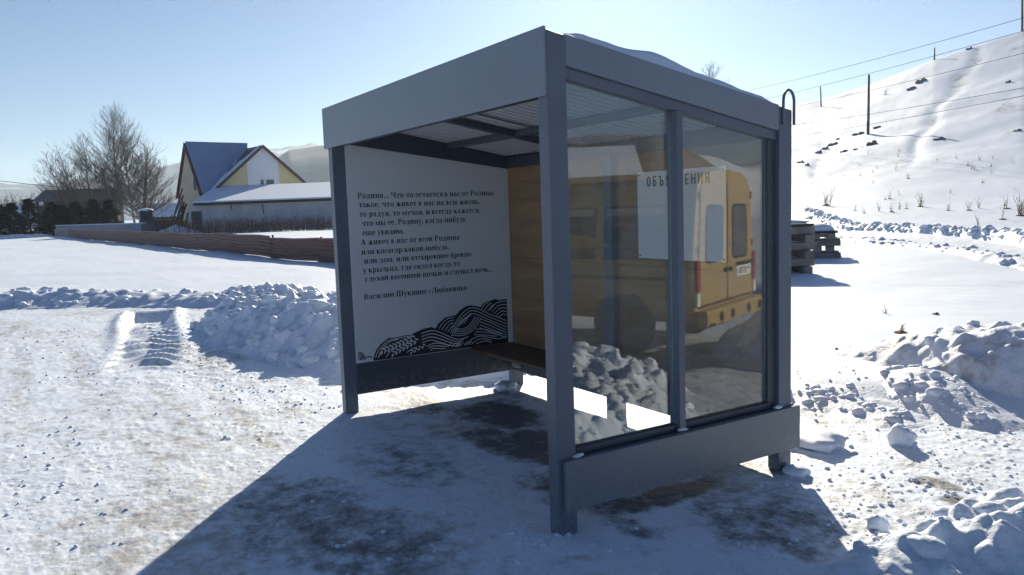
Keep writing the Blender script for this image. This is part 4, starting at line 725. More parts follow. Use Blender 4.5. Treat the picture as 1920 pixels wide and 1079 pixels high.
# low concrete wall behind its far end, booth, snow mound
wallc = thing('concrete_wall', 'low pale blue-grey concrete wall beyond the far end of the red fence', 'wall', (-101, 5.8, 0))
wa, wb = Vector((-108.7, 1.75, 0)), Vector((-92.6, 9.6, 0)); wd = (wb - wa).normalized(); wnv = Vector((wd.y, -wd.x, 0))
MB().obox((wa + wb) / 2 + Vector((0, 0, .62)), wd, wnv, (0, 0, 1), (wb - wa).length / 2, .15, .65).build('wall', M_CONC, wallc)
MB().obox((wa + wb) / 2 + Vector((0, 0, 1.31)), wd, wnv, (0, 0, 1), (wb - wa).length / 2 + .1, .22, .04).build('coping', M_SOFT, wallc)
MB().obox(wb + wd * 1.3 + Vector((0, 0, .55)), wd, wnv, (0, 0, 1), 1.2, .5, .6).build('end_block', M_BLUED, wallc)
pile('snow_pile', 'snow mound beside the end of the low concrete wall', 'snow pile', [(-90.5, 10.6, .3, .9), (-89.0, 12.2, 1.0, 1.4), (-87.4, 13.6, .5, 1.2)], .12, (.2, .12, .06), 23)
booth = thing('site_booth', 'small dark blue booth with a snow cap standing near the bare trees', 'booth', (-105.9, 11.5, 0))
MB().box(-106.6, -105.3, 10.8, 12.2, 0, 2.8).build('cabin', M_BLUED, booth, bevel=.05)
MB().box(-105.29, -105.26, 11.1, 11.8, .9, 2.2).build('door', M_DARK, booth)
MB().blob((-105.95, 11.5, 2.86), .85, .9, .22, 3, .2, 2).build('snow_cap', M_SOFT, booth, True)
MB().box(-106.75, -106.62, 10.7, 10.83, 0, 2.7).build('post', M_PLASTER, booth)

# yellow house: a wing along the picture and a gable towards us
HO = Vector((-102.2, 25.45, 0)); HU = Vector((-.143, .989, 0)).normalized(); HV = Vector((.989, .143, 0)).normalized()
def hp(u, v, z): return HO + HU * u + HV * v + Vector((0, 0, z))
house = thing('yellow_house', 'pale yellow and white gabled house with a snowy red roof beyond the long shed', 'house', tuple(HO))
EZ, PKZ, RZ = 4.6, 10.55, 11.15
for sd_ in (-1, 1):
    w = MB()
    w.add([hp(sd_ * 7.1, 0, 0), hp(sd_ * 2.15, 0, 0), hp(sd_ * 2.15, 0, EZ + (PKZ - EZ) * (1 - 2.15 / 7.1)), hp(sd_ * 7.1, 0, EZ)], [(0, 1, 2, 3)])
    w.build('gable_wall', M_YEL, house)
zc = EZ + (PKZ - EZ) * (1 - 2.15 / 7.1)
MB().add([hp(-2.15, .03, 0), hp(2.15, .03, 0), hp(2.15, .03, zc), hp(0, .03, PKZ), hp(-2.15, .03, zc)], [(0, 1, 2, 3, 4)]).build('centre_panel', M_WSID, house)
MB().add([hp(-8, -.3, 0), hp(-8, -8.9, 0), hp(-8, -8.9, 5.0), hp(-8, -4.6, RZ), hp(-8, -.3, 5.0)], [(0, 1, 2, 3, 4)]).build('end_wall', M_CREAM, house)
MB().add([hp(7.1, -.02, 0), hp(7.1, -8.88, 0), hp(7.1, -8.88, 4.4), hp(7.1, -.02, 4.4)], [(0, 1, 2, 3)]).build('end_wall', M_CREAM, house)
MB().add([hp(-8, -.32, 0), hp(-.3, -.32, 0), hp(-.3, -.32, 5), hp(-8, -.32, 5)], [(0, 1, 2, 3)]).build('long_wall', M_CREAM, house)
MB().add([hp(-8, -8.9, 0), hp(7.1, -8.9, 0), hp(7.1, -8.9, 4.4), hp(-8, -8.9, 4.4)], [(3, 2, 1, 0)]).build('long_wall', M_CREAM, house)
def sheet(P, t=.16):
    P = [Vector(q) for q in P]; n = (P[1] - P[0]).cross(P[2] - P[0]).normalized()
    if n.z < 0: n = -n
    return MB().prism(P, n * t)
# wing roof, both slopes; then gable roof, both slopes, with its snow
sheet([hp(-8.35, -4.6, RZ), hp(-.2, -4.6, RZ), hp(-.2, .25, 4.3), hp(-8.35, .25, 4.3)]).build('roof', M_RROOF, house)
sheet([hp(-8.35, -4.62, RZ), hp(-.2, -4.62, RZ), hp(-.2, -9.4, 4.3), hp(-8.35, -9.4, 4.3)]).build('roof', M_RROOF, house)
sheet([hp(0, .5, PKZ + .1), hp(0, -9.3, PKZ + .1), hp(-7.6, -9.3, 4.2), hp(-7.6, .5, 4.2)]).build('roof', M_RROOF, house)
sheet([hp(0.02, .5, PKZ + .1), hp(0.02, -9.3, PKZ + .1), hp(7.6, -9.3, 4.2), hp(7.6, .5, 4.2)]).build('roof', M_RROOF, house)
MB().prism([hp(-8.2, -4.55, RZ + .26), hp(.0, -4.55, RZ + .26), hp(-2.5, .2, 4.65), hp(-8.1, .2, 4.65)], (0, 0, .06)).build('shaded_wing_snow', M_SHADED_SNOW, house)  # snow on the wing slope, its shade put into the colour
def gsl(u): return 4.2 + (PKZ + .1 - 4.2) * (1 + u / 7.6)
sn = MB()
sn.prism([hp(-6.9, .42, gsl(-6.9) + .27), hp(-.25, .42, gsl(-.25) + .27), hp(-.25, -.25, gsl(-.25) + .27), hp(-2.2, -.5, gsl(-2.2) + .27), hp(-2.6, -1.3, gsl(-2.6) + .27), hp(-4.2, -.9, gsl(-4.2) + .27), hp(-4.8, -2.4, gsl(-4.8) + .27), hp(-6.9, -2.6, gsl(-6.9) + .27)], (0, 0, .1))
sn.prism([hp(-2.6, -2.3, gsl(-2.6) + .27), hp(-1.6, -3.8, gsl(-1.6) + .27), hp(-5.5, -4.4, gsl(-5.5) + .27), hp(-4.9, -2.8, gsl(-4.9) + .27)], (0, 0, .1))
sn.build('snow_cover', M_SOFT, house)
for s in (-1, 1):
    MB().prism([hp(0, .5, PKZ + .3), hp(0, .5, PKZ - .05), hp(s * 7.65, .5, 4.0), hp(s * 7.65, .5, 4.35)], HV * .08).build('barge_board', M_TRIM, house)
MB().prism([hp(-8.36, -4.6, RZ + .2), hp(-8.36, -4.6, RZ - .15), hp(-8.36, .25, 4.15), hp(-8.36, .25, 4.5)], HU * -.07).build('barge_board', M_TRIM, house)
for u0, u1 in ((-.55, .05), (.2, 1.45)):
    f = MB().prism([hp(u0, .04, 5.1), hp(u1, .04, 5.1), hp(u1, .04, 6.45), hp(u0, .04, 6.45)], HV * .06).build('window', M_WSID, house)
    MB().prism([hp(u0 + .1, .1, 5.2), hp(u1 - .1, .1, 5.2), hp(u1 - .1, .1, 6.35), hp(u0 + .1, .1, 6.35)], HV * .015).build('pane', M_WIN, f)
f = MB().prism([hp(-8.01, -2.9, 5.2), hp(-8.01, -2.2, 5.2), hp(-8.01, -2.2, 6.7), hp(-8.01, -2.9, 6.7)], HU * -.05).build('window', M_WIN, house)

# long white-walled shed with a snow roof
BO = Vector((-90.23, 15.03, 0)); BU = Vector((.643, .766, 0)); BV = Vector((.766, -.643, 0))
def bp_(u, v, z): return BO + BU * u + BV * v + Vector((0, 0, z))
barn = thing('long_shed', 'long low whitewashed shed with a snow-covered roof in front of the yellow house', 'shed', tuple(BO))
MB().prism([bp_(-1.6, -.55, 0), bp_(24, -.55, 0), bp_(24, -.8, 0), bp_(-1.6, -.8, 0)], (0, 0, 3.0)).build('wall', M_PLASTER, barn)
MB().prism([bp_(-.4, -.9, 0), bp_(-3.4, -12, 0), bp_(-3.65, -12, 0), bp_(-.65, -.9, 0)], (0, 0, 3.0)).build('end_wall', M_DARK, barn)
MB().prism([bp_(16.8, -.54, 0), bp_(24, -.54, 0), bp_(24, -.46, 0), bp_(16.8, -.46, 0)], (0, 0, 2.95)).build('lean_to_front', M_BLUED, barn)
MB().prism([bp_(-.7, .0, 3.02), bp_(24, .0, 3.02), bp_(24, -12, 5.1), bp_(-4.4, -12, 5.1)], (0, 0, .28)).build('roof', M_DARK, barn)
MB().prism([bp_(-.8, .08, 3.32), bp_(24, .08, 3.32), bp_(24, -12.1, 5.42), bp_(-4.5, -12.1, 5.42)], (0, 0, .16)).build('snow_cover', M_SOFT, barn, bevel=.05)
MB().prism([bp_(-1.3, -.53, .1), bp_(-.1, -.53, .1), bp_(-.1, -.45, .1), bp_(-1.3, -.45, .1)], (0, 0, 2.3)).build('door', M_BLUED, barn)
pz_ = bp_(18.3, -1.6, 3.5); MB().tube([pz_, pz_ + Vector((0, 0, 1.5)), pz_ + Vector((-.02, 0, 2.2))], .05, 8).lathe(pz_ + Vector((-.02, 0, 2.15)), (0, 0, 1), [(0, .05), (.03, .13), (.25, .13), (.28, .04)], 10).build('flue_pipe', M_DARK, barn)
for u, h in ((3.5, .55), (7.2, 1.1)): MB().tube([bp_(u, -.5, 3.0), bp_(u + .1, -.5, 3.0 - h)], .05, 6).build('pipe', M_DARK, barn)
# leaning boards at its left end
lean = thing('leaning_boards', 'dark old boards and poles leaning against the left end of the long shed', 'boards', (-98, 14, 0))
rng = random.Random(9)
for i in range(9):
    a = Vector((-99.8 + i * .45 + rng.uniform(-.2, .2), 12.9 + i * .16, 0)); b = Vector((-97.6 + i * .2, 14.6 + rng.uniform(-.3, .3), rng.uniform(4.0, 5.6) - .25 * i))
    d = (b - a).normalized(); MB().obox((a + b) / 2, d, d.cross(Vector((.5, .8, 0))), d.cross(d.cross(Vector((.5, .8, 0)))), (b - a).length / 2, .12 + .1 * rng.random(), .04).build('board', M_DARK if i % 4 else M_GREYW, lean)
# grey two-storey shed far left, and two far roofs
shed = thing('grey_shed', 'grey gabled timber shed behind the conifers at far left', 'shed', (-139, 4, 0))
sa, sb = Vector((-141.3, .0, 0)), Vector((-135.2, 9.0, 0)); sd = (sb - sa).normalized(); sv = Vector((sd.y, -sd.x, 0))
def sp_(u, v, z): return sa + sd * u + sv * v + Vector((0, 0, z))
MB().prism([sp_(.4, 0, 0), sp_(11, 0, 0), sp_(11, -6, 0), sp_(.4, -6, 0)], (0, 0, 5.1)).build('wall', M_DARK, shed)
MB().prism([sp_(.38, 0, 0), sp_(.38, -6, 0), sp_(.38, -6, 5.1), sp_(.38, -3, 6.6), sp_(.38, 0, 5.1)], -sd * .05).build('end_wall', M_GREYW, shed)
MB().prism([sp_(0, .5, 4.95), sp_(11.4, .5, 4.95), sp_(11.4, -3, 6.75), sp_(0, -3, 6.75)], (0, 0, .12)).build('roof', M_GREYW, shed)
MB().prism([sp_(0, -3.02, 6.75), sp_(11.4, -3.02, 6.75), sp_(11.4, -6.5, 4.95), sp_(0, -6.5, 4.95)], (0, 0, .12)).build('roof', M_GREYW, shed)
MB().prism([sp_(3, .02, 3.0), sp_(6.3, .02, 3.0), sp_(5.9, .02, 4.0), sp_(4.2, .02, 4.2)], sv * .04).build('board_patch', M_CREAM, shed)
MB().prism([sp_(.9, .01, 4.4), sp_(1.6, .01, 4.4), sp_(1.6, .01, 5.0), sp_(.9, .01, 5.0)], sv * .03).build('vent', M_SOFT, shed)
def far_roof(label, x, y, L, W, h, rh, ang, wm=M_DARK):
    t = thing('far_house', label, 'house', (x, y, 0)); c, s = math.cos(ang), math.sin(ang)
    def q(u, v, z): return Vector((x + u * c - v * s, y + u * s + v * c, z))
    MB().prism([q(-L, -W, 0), q(L, -W, 0), q(L, W, 0), q(-L, W, 0)], (0, 0, h)).build('wall', wm, t)
    MB().prism([q(-L, -W, h), q(-L, W, h), q(-L, 0, h + rh)], q(2 * L, 0, 0) - q(0, 0, 0)).build('gable', wm, t)
    for k in (-1, 1): MB().prism([q(-L - .4, k * (W + .5), h - .2), q(L + .4, k * (W + .5), h - .2), q(L + .4, 0, h + rh + .1), q(-L - .4, 0, h + rh + .1)], (0, 0, .25)).build('roof', M_SOFT, t)
    return t
far_roof('far snow-roofed hut seen between the bare trees and the long shed', -150, 21.5, 5.5, 2.6, 2.2, 1.9, 1.5)
far_roof('far low snow-roofed building left of the grey shed', -205, -4.5, 10, 4, 3.0, 2.4, 1.45, M_PLASTER)
far_roof('far snow roof beside the snow-roofed hut behind the trees', -172, 29, 4.5, 3, 2.0, 1.5, 1.2)

# far thicket behind the sheds
def thicket(label, pts, n, h, seed, name='far_thicket', m_=None, th=.05, kind='stuff', spread=2.0, cat='thicket'):
    rng = random.Random(seed); mb = MB()
    for i in range(n):
        t = rng.random() * (len(pts) - 1); k = int(t); p = line(pts[k], pts[k + 1], t - k)
        x, y = p[0] + rng.gauss(0, spread), p[1] + rng.gauss(0, spread); z = gz(x, y) if n < 900 else 0
        hh = h * rng.uniform(.45, 1.1); lx, ly = rng.gauss(0, .16) * hh, rng.gauss(0, .16) * hh
        mb.tube([(x, y, z - .05), (x + lx * .4, y + ly * .4, z + hh * .5), (x + lx, y + ly, z + hh)], [th, th * .7, th * .3], 3, False)
        for j in range(3):
            t2 = rng.uniform(.35, .95); bx, by, bz = x + lx * t2, y + ly * t2, z + hh * t2; l = hh * .3
            mb.tube([(bx, by, bz), (bx + rng.gauss(0, .5) * l, by + rng.gauss(0, .5) * l, bz + rng.uniform(.3, 1) * l)], [th * .5, th * .25], 3, False)
    return tag(mb.build(name, m_ or M_TWIG), label, cat, None, kind)
thicket('grey bare thicket far behind the left sheds', [(-215, -12), (-215, -2), (-215, 6)], 420, 7.5, 3, th=.10, spread=4)
thicket('strip of brown brushwood and dead stems along the front of the long shed', [(-88.5, 12.2), (-83, 18.4), (-77.5, 25.2), (-70, 34)], 1300, 1.5, 4, 'dry_brush', M_DRY, .022, 'stuff', 1.5, 'brush')
thicket('rust brown reeds between the booth and the leaning boards', [(-101, 11.5), (-96, 14)], 420, 1.5, 5, 'dry_brush', M_DRY, .025, 'stuff', 1.2, 'brush')
def picket(label, a, b, h, n):
    t = thing('wooden_fence', label, 'fence', (a[0], a[1], 0)); mb = MB(); mr = MB()
    for i in range(n): x, y = line(a, b, i / (n - 1)); mb.box(x - .03, x + .03, y - .07, y + .07, 0, h * (1 + .04 * ((i * 7) % 5 - 2)))
    mb.build('pickets', M_DARK, t)
    d = Vector((b[0] - a[0], b[1] - a[1], 0)); c_ = (Vector((*a, 0)) + Vector((*b, 0))) / 2
    for z in (.5, h * .8): mr.obox(c_ + Vector((.06, 0, z)), d, Vector((d.y, -d.x, 0)), (0, 0, 1), d.length / 2, .03, .05)
    mr.build('rail', M_GREYW, t)
picket('dark picket fence behind the snow-capped booth', (-118, 12.5), (-112, 19), 2.0, 34)

# bare trees
def bare_tree(label, x, y, H, lean=(0, 0), seed=1, stems=1, spread=.35, r0=.16, bark=None, nb=26, start=.16, name='bare_tree'):
    rng = random.Random(seed); tr = MB(); cr = MB(); z0 = gz(x, y) - .1
    t = thing(name, label, 'tree', (x, y, z0))
    def twig(p, d, l, r, lev):
        n = 4; pts = [p]; dd = d.copy()
        for i in range(n):
            dd = (dd + Vector((rng.gauss(0, .13), rng.gauss(0, .13),   .07 + rng.gauss(0, .06)))).normalized(); pts.append(pts[-1] + dd * l / n)
        cr.tube(pts, [r * (1 - .8 * i / n) for i in range(n + 1)], 3, False)
        if lev > 0:
            for i in range((9, 8, 7)[3 - lev] if lev < 3 else 9):
                u = rng.uniform(.2, 1); k = min(int(u * n), n - 1); q = pts[k].lerp(pts[k + 1], u * n - k)
                az = rng.uniform(0, 6.28); nd = (dd + Vector((math.cos(az), math.sin(az), .15)) * rng.uniform(.4, .9)).normalized()
                twig(q, nd, l * rng.uniform(.28, .5), r * .45, lev - 1)
    for s in range(stems):
        az0 = rng.uniform(0, 6.28); sl = 0 if stems == 1 else rng.uniform(.08, .3)
        d = Vector((lean[0] + math.cos(az0) * sl, lean[1] + math.sin(az0) * sl, 1)).normalized(); h = H * (1 if s == 0 else rng.uniform(.7, .95)); n = 9
        p = Vector((x + math.cos(az0) * .25 * (stems > 1), y + math.sin(az0) * .25 * (stems > 1), z0)); pts = [p]
        for i in range(n):
            d = (d + Vector((rng.gauss(0, .035), rng.gauss(0, .035), .03))).normalized(); pts.append(pts[-1] + d * h / n)
        rr = r0 * (1 if s == 0 else .75); tr.tube(pts, [rr * (1 - .93 * (i / n) ** .8) + .012 for i in range(n + 1)], 7)
        nb_ = int(nb * 2.6)
        for b in range(int(nb_ * (1 if s == 0 else .6))):
            u = start + (1 - start) * (b + rng.random()) / int(nb_ * (1 if s == 0 else .6)); u = min(u, .985); k = min(int(u * n), n - 1); q = pts[k].lerp(pts[k + 1], u * n - k)
            az = rng.uniform(0, 6.28); up = .55 + .9 * u
            nd = Vector((math.cos(az), math.sin(az), up * (1.1 - spread))).normalized()
            twig(q, nd, h * (.42 * (1 - u) + .10) * rng.uniform(.7, 1.15), max(.016, rr * .36 * (1 - u) + .013), 2)
    tr.build('trunk', bark or M_BARK, t, True); cr.build('crown', M_TWIG, t)
    return t
G_T = 'bare trees left of the yellow house'
bare_tree('tallest bare birch in the middle of the clump left of the yellow house', -126, 10.3, 17.2, (0, 0), 2, 1, .15, .20, M_BIRCH, 34, .2, 'birch_tree')
bare_tree('bare birch just right of the tallest one in the clump', -125, 12.3, 16.2, (0, .02), 5, 1, .2, .20, M_BIRCH, 32, .2, 'birch_tree')
bare_tree('many-stemmed bare tree leaning left at the left side of the clump', -127, 7.0, 13.6, (0, -.16), 7, 3, .35, .17, M_BARK, 24, .14)
bare_tree('wide bare tree with dark forked stems spreading right at the right of the clump', -124.5, 13.1, 12.6, (0, .10), 9, 4, .5, .20, M_BARK, 24, .12)
bare_tree('thin white-stemmed young birch at the left foot of the clump', -122, 9.6, 9.0, (0, -.05), 12, 1, .3, .10, M_BIRCH, 18, .25, 'birch_tree')
bare_tree('low bushy bare tree at the far left of the clump', -128, 4.2, 11.5, (0, -.1), 15, 3, .5, .11, M_BARK, 20, .10)
bare_tree('lone bare tree whose top twigs show above the shelter roof', -38.0, 41.4, 10.2, (0, 0), 21, 1, .3, .12, M_BARK, 20, .3)

# conifers at far left
def conifer(label, x, y, H, W, seed, snowy=False):
    rng = random.Random(seed); t = thing('conifer_tree', label, 'tree', (x, y, 0)); tr = MB().tube([(x, y, 0), (x, y, H * .98)], [.09, .015], 6); tr.build('trunk', M_BARK, t); mb = MB()
    for i in range(2200):
        u = rng.random() ** .75; z = H * (.06 + .94 * u); rad = W * (1 - u) ** .85 * (.72 + .28 * math.sin(z * 9 / H * 2.2 + seed)) + .06
        az = rng.uniform(0, 6.28); rad *= 1 + .38 * math.sin(3 * az + z * 3.1 + seed) + .22 * math.sin(5 * az - z * 5.3); r_ = rad * math.sqrt(rng.uniform(.1, 1)); c = Vector((x + math.cos(az) * r_, y + math.sin(az) * r_, z - .22 * r_ + rng.gauss(0, .06)))
        d = Vector((math.cos(az), math.sin(az), rng.uniform(-.35, .4))).normalized(); sdv = Vector((-math.sin(az), math.cos(az), rng.gauss(0, .3))); l = rng.uniform(.28, .70)
        mb.add([c - sdv * l * .28, c + sdv * l * .28, c + d * l], [(0, 1, 2)])
    mb.build('crown', M_NEEDLE, t); return t
for lb, x, y, H, W, sd_ in (('dark young conifer cut by the left edge of the photo', -118, -5.6, 5.2, 2.6, 1), ('short conifer second from the left edge', -119, -2.9, 4.3, 2.4, 2), ('slim conifer third from the left edge', -118, -1.0, 4.8, 2.2, 3),
                            ('broad low conifer in front of the left end of the grey shed', -117, 1.6, 4.2, 2.6, 4), ('bushy conifer in front of the middle of the grey shed', -116, 4.2, 4.2, 2.8, 5), ('dark conifer between the grey shed and the bare trees', -119, 6.6, 4.6, 2.6, 6),
                            ('low dark conifer under the bare trees', -118, 8.4, 4.4, 2.5, 7), ('wide dark conifer hiding the foot of the grey shed', -121, 3.0, 4.0, 2.8, 8), ('squat conifer behind the second one from the left edge', -122, -4.2, 4.2, 2.8, 9)):
    conifer(lb, x, y, H, W, sd_)
pile('snow_pile', 'low snowy ridge below the conifers at far left', 'snow pile', [(-106, -7, .5, 1.4), (-107, -3, .6, 1.5), (-107, 0, .45, 1.3)], .16, (.25, .15, .08), 29)
# overhead cable far left
def cable(label, a, b, sag, r_, group=None):
    a, b = Vector(a), Vector(b); pts = [a.lerp(b, t / 24) - Vector((0, 0, sag * 4 * (t / 24) * (1 - t / 24))) for t in range(25)]
    return tag(MB().tube(pts, r_, 5).build('power_line', M_WIRE, None, True), label, 'wire', group)
cable('thin cable crossing the sky at the far left', (-60, -9.5, 5.6), (-150, 16, 6.4), .3, .026)

# ------------------------------------------------------------------ hillside on the right
GW = 'wires strung across the hill'
for lb, a, b in (('uppermost wire above the snowy hill', (-103.516, 115.696, 21.909), (-27.42, 65.448, 15.187)), ('second wire from the top crossing the crest of the hill', (-103.355, 115.505, 19.584), (-27.35, 65.365, 14.176)),
                 ('third wire from the top crossing the hill', (-102.145, 117.07, 17.596), (-27.23, 65.222, 12.437)), ('fourth wire from the top crossing the hill', (-101.949, 116.838, 14.765), (-27.04, 64.996, 9.687)), ('lowest wire crossing the hill', (-101.789, 116.646, 12.44), (-27.001, 64.949, 9.12))):
    cable(lb, a, b,   .35, .021, GW)
def pole(label, x, y, H, r_, lean=(0, 0), arm=False, name='utility_pole'):
    z = gz(x, y); t = thing(name, label, 'pole', (x, y, z))
    MB().tube([(x, y, z - .3), (x + lean[0] * H * .5, y + lean[1] * H * .5, z + H * .5), (x + lean[0] * H, y + lean[1] * H, z + H)], [r_, r_ * .9, r_ * .75], 9).build('pole', M_POLE, t, True)
    MB().tube([(x + .02, y - r_ * 1.1, z - .3), (x + .02 + lean[0], y - r_ * 1.1, z + H * .22)], r_ * .7, 7).build('stub', M_POLE, t, True)
    if arm: MB().tube([(x + lean[0] * H - .7, y, z + H - .8), (x + lean[0] * H + .7, y, z + H - .8)], .06, 6).build('crossarm', M_POLE, t)
    return t
GP = 'wooden poles on the hill'
pole('tall wooden pole halfway up the snowy hill', -70.27, 107.52, 8.8, .20)
pole('thin leaning pole on the skyline left of the tall one', -118.05, 160.6, 4.7, .16, (-.06, 0))
pole('short stubby post on the skyline of the hill', -104.4, 183.7, 2.9, .17, (0, 0), False, 'hill_post')
pole('pole on the crest at the top right corner', -89.86, 193.3, 11.5, .24, (-.03, 0))
# rocks breaking through the snow
RK = [(1500, 'lowest rock at the left of the hillside, beside the shelter post')]
def rock(label, x, y, sx, sy, sz, seed):
    mb = MB()
    for i in range(4):
        a = seed * 3.3 + i * 1.9; mb.blob((x + math.cos(a) * sx * .45, y + math.sin(a) * sy * .4, gz(x, y) + sz * .02), sx * (.35 + .2 * math.sin(a * 2)), sy * .5, sz * (.5 + .2 * math.cos(a)), seed + i, .5, 2, 1.5)
    return tag(mb.build('rock', M_ROCK), label, 'rock')
ROCKS = [
    ('dark rock lowest on the left of the hillside', -61.69, 81.04, 0.71, 0.71, 0.56), 
    ('small rock just right of the lowest dark rock on the hillside', -58.98, 78.65, 0.39, 0.39, 0.54), 
    ('left half of the broken rock rib below the tall pole', -68.46, 93.49, 0.70, 0.70, 0.84), 
    ('middle of the broken rock rib below the tall pole', -70.73, 98.09, 0.73, 0.73, 0.88), 
    ('upper end of the broken rock rib left of the tall pole', -72.30, 101.96, 1.08, 1.08, 0.91), 
    ('flat dark rock below and left of the tall pole', -61.34, 89.14, 0.85, 0.85, 0.59), 
    ('little dark rock between the flat rock and the tall pole', -60.02, 89.45, 0.51, 0.51, 0.39), 
    ('biggest dark rock just below the tall pole', -60.17, 93.04, 1.15, 1.15, 1.21), 
    ('lone dark rock at mid height right of the tall pole', -49.21, 89.76, 0.98, 0.98, 0.75), 
    ('dark snow-edged rock at the left foot of the tall pole', -73.51, 109.91, 1.26, 1.26, 0.72), 
    ('dark rock right of the tall pole foot', -72.50, 113.17, 1.04, 1.04, 0.73), 
    ('small dark rock on the slope near the right edge', -41.07, 90.46, 0.60, 0.60, 0.54), 
    ('small dark rock high on the slope near the right edge', -64.18, 135.49, 0.64, 0.64, 0.81), 
    ('dark outcrop in the gully high on the hill', -92.24, 157.61, 1.88, 1.88, 1.64), 
    ('lower dark outcrop in the same gully', -90.82, 152.11, 1.37, 1.37, 1.27), 
    ('dark outcrop at the head of the gully on the skyline', -2.75, 8.21, 0.07, 0.07, 0.08), #MISS
    ('hump of dark rock on the skyline', -97.75, 186.37, 1.08, 1.08, 1.13), 
    ('speck of dark rock left of the tall pole', -75.32, 107.18, 0.45, 0.45, 0.47), 
]
WEEDS = [
    ('tall forked dry shrub left of the others at the foot of the hill', -32.33, 46.14, 1.63, 9), 
    ('bushy dry grass clump in the middle of the hill foot', -24.92, 45.17, 0.90, 12), 
    ('thin dry weed right of the bushy clump', -21.91, 42.87, 0.70, 6), 
    ('dark dry weed with a thick stem on the hill foot', -20.66, 42.70, 0.76, 5), 
    ('tall thin dry stalk near the right edge', -19.22, 43.82, 0.97, 4), 
    ('pale dry bush cut by the right edge', -16.97, 40.57, 1.28, 12), 
    ('dry twigs sticking up behind the snow bank', -15.70, 34.06, 0.72, 5), 
    ('small dry weed left of the bushy clump', -24.60, 41.68, 0.63, 6), 
    ('small dry weed above the beam stack', -27.84, 39.26, 0.63, 5), 
    ('dry grass right above the beam stack', -27.39, 37.72, 0.89, 6), 
    ('small shrub high on the hill right of the tall pole', -98.14, 154.89, 1.77, 8), 
    ('low dry tuft between the shrub and the small weed', -27.69, 42.63, 0.44, 4), 
    ('flat dry tuft beside the low one', -26.05, 41.14, 0.43, 4), 
    ('dry stalks close left of the bushy clump', -25.06, 43.93, 0.51, 5), 
]
for lb, x, y, sx, sy, sz in ROCKS:
    rock(lb, x, y, sx * .85, sy * .7, sz * .62, sx * 10 + x)
# dry weeds
def weed(label, x, y, h, n, seed, spread=.3, name='dry_weed', m_=None, base=True):
    rng = random.Random(seed); mb = MB(); z = gz(x, y)
    for i in range(n):
        az = rng.uniform(0, 6.28); d = Vector((math.cos(az) * spread * rng.random(), math.sin(az) * spread * rng.random(), 1)); hh = h * rng.uniform(.45, 1.05); r_ = max(.006, h * .012)
        b = Vector((x + rng.gauss(0, .06 * h), y + rng.gauss(0, .06 * h), z - .03)); q = b + d * hh * .55; e_ = q + (d + Vector((rng.gauss(0, .25), rng.gauss(0, .25), -.1))) * hh * .45
        mb.tube([b, q, e_], [r_, r_ * .8, r_ * .4], 4, False)
        for j in range(3):
            t = rng.uniform(.4, 1); c = b.lerp(q, t) if t < .8 else q.lerp(e_, rng.random()); mb.tube([c, c + Vector((rng.gauss(0, .5), rng.gauss(0, .5), rng.uniform(.4, 1))) * hh * .22], [r_ * .6, r_ * .3], 3, False)
    if base: mb.blob((x, y, z), .16 * h + .05, .16 * h + .05, .05 * h + .02, seed, .5, 1)
    return tag(mb.build(name, m_ or M_STRAW), label, 'dry weed', None if label not in WSAME else WSAME[label])
WSAME = {}
weed('short dark dry stalk alone on the smooth snow right of the shelter', -2.09, 6.34, .17, 7, 3, .22, 'dry_weed', M_DRY)
weed('faint thin dry stalk higher up the smooth snow right of the shelter', -3.29, 7.9, .16, 3, 4, .3, 'dry_weed', M_STRAW, False)
weed('flattened dry twig on the snow near the right edge', -.9, 8.4, .14, 5, 6, .9, 'dry_weed', M_STRAW, False)
for i, (lb, x, y, h, n) in enumerate(WEEDS): weed(lb, x, y, h, n, 40 + i, .35)
GWE = 'sparse dry weeds at the foot of the hill'; WSAME['thin pale dry weed among others at the foot of the snowy hill'] = GWE
rng = random.Random(77)
for i in range(34):
    t = rng.random(); a = line((-38, 58), (-15, 41), t); k = rng.uniform(.75, 1.6)
    x, y = CX + (a[0] - CX) * k, CY + (a[1] - CY) * k
    weed('thin pale dry weed among others at the foot of the snowy hill', x, y, rng.uniform(.3, .85), rng.randint(3, 7), 100 + i, .4, 'dry_weed', M_STRAW, i % 3 == 0)

# ------------------------------------------------------------------ timber stacks behind the right post
def timber(label, o, u, L, W, layers, bh, seed, snow=False):
    rng = random.Random(seed); t = thing('timber_stack', label, 'timber stack', (o[0], o[1], 0)); U = Vector((*u, 0)).normalized(); V = Vector((U.y, -U.x, 0)); O = Vector((*o, 0))
    z = gz(*o) - .02
    for k in range(layers):
        if k % 2 == 0:
            for v in (-W / 2, W / 2): MB().obox(O + V * (v + rng.uniform(-.03, .03)) + Vector((0, 0, z + bh / 2)), U, V, (0, 0, 1), L / 2 + rng.uniform(-.08, .08), .10, bh / 2 - .004).build('beam', M_GREYW, t, bevel=.01)
        else:
            for s in (-L / 2 + .15, 0, L / 2 - .15): MB().obox(O + U * (s + rng.uniform(-.05, .05)) + Vector((0, 0, z + bh / 2)), V, U, (0, 0, 1), W / 2 + .16, .11, bh / 2 - .004).build('beam', M_GREYW, t, bevel=.01)
        z += bh
    MB().obox(O + Vector((0, 0, z + .03)), U, V, (0, 0, 1), L / 2, W / 2 + .12, .026).build('board', M_DARK, t, bevel=.005)
    MB().blob((O.x, O.y, z + .06), L / 2 * .9 if abs(U.x) > .5 else W / 2, W / 2 if abs(U.x) > .5 else L / 2 * .9, .10 if not snow else .2, seed, .18, 3).build('snow_cap', M_SOFT, t, True)
    return t
timber('nearer stack of grey weathered beams half hidden by the right rear post', (-9.35, 12.55), (-.85, .52), 2.6, 1.1, 6, .175, 3)
timber('lower snow-capped stack of dark beams behind the nearer one', (-10.6, 16.1), (.80, .60), 1.1, .8, 4, .17, 5, True)
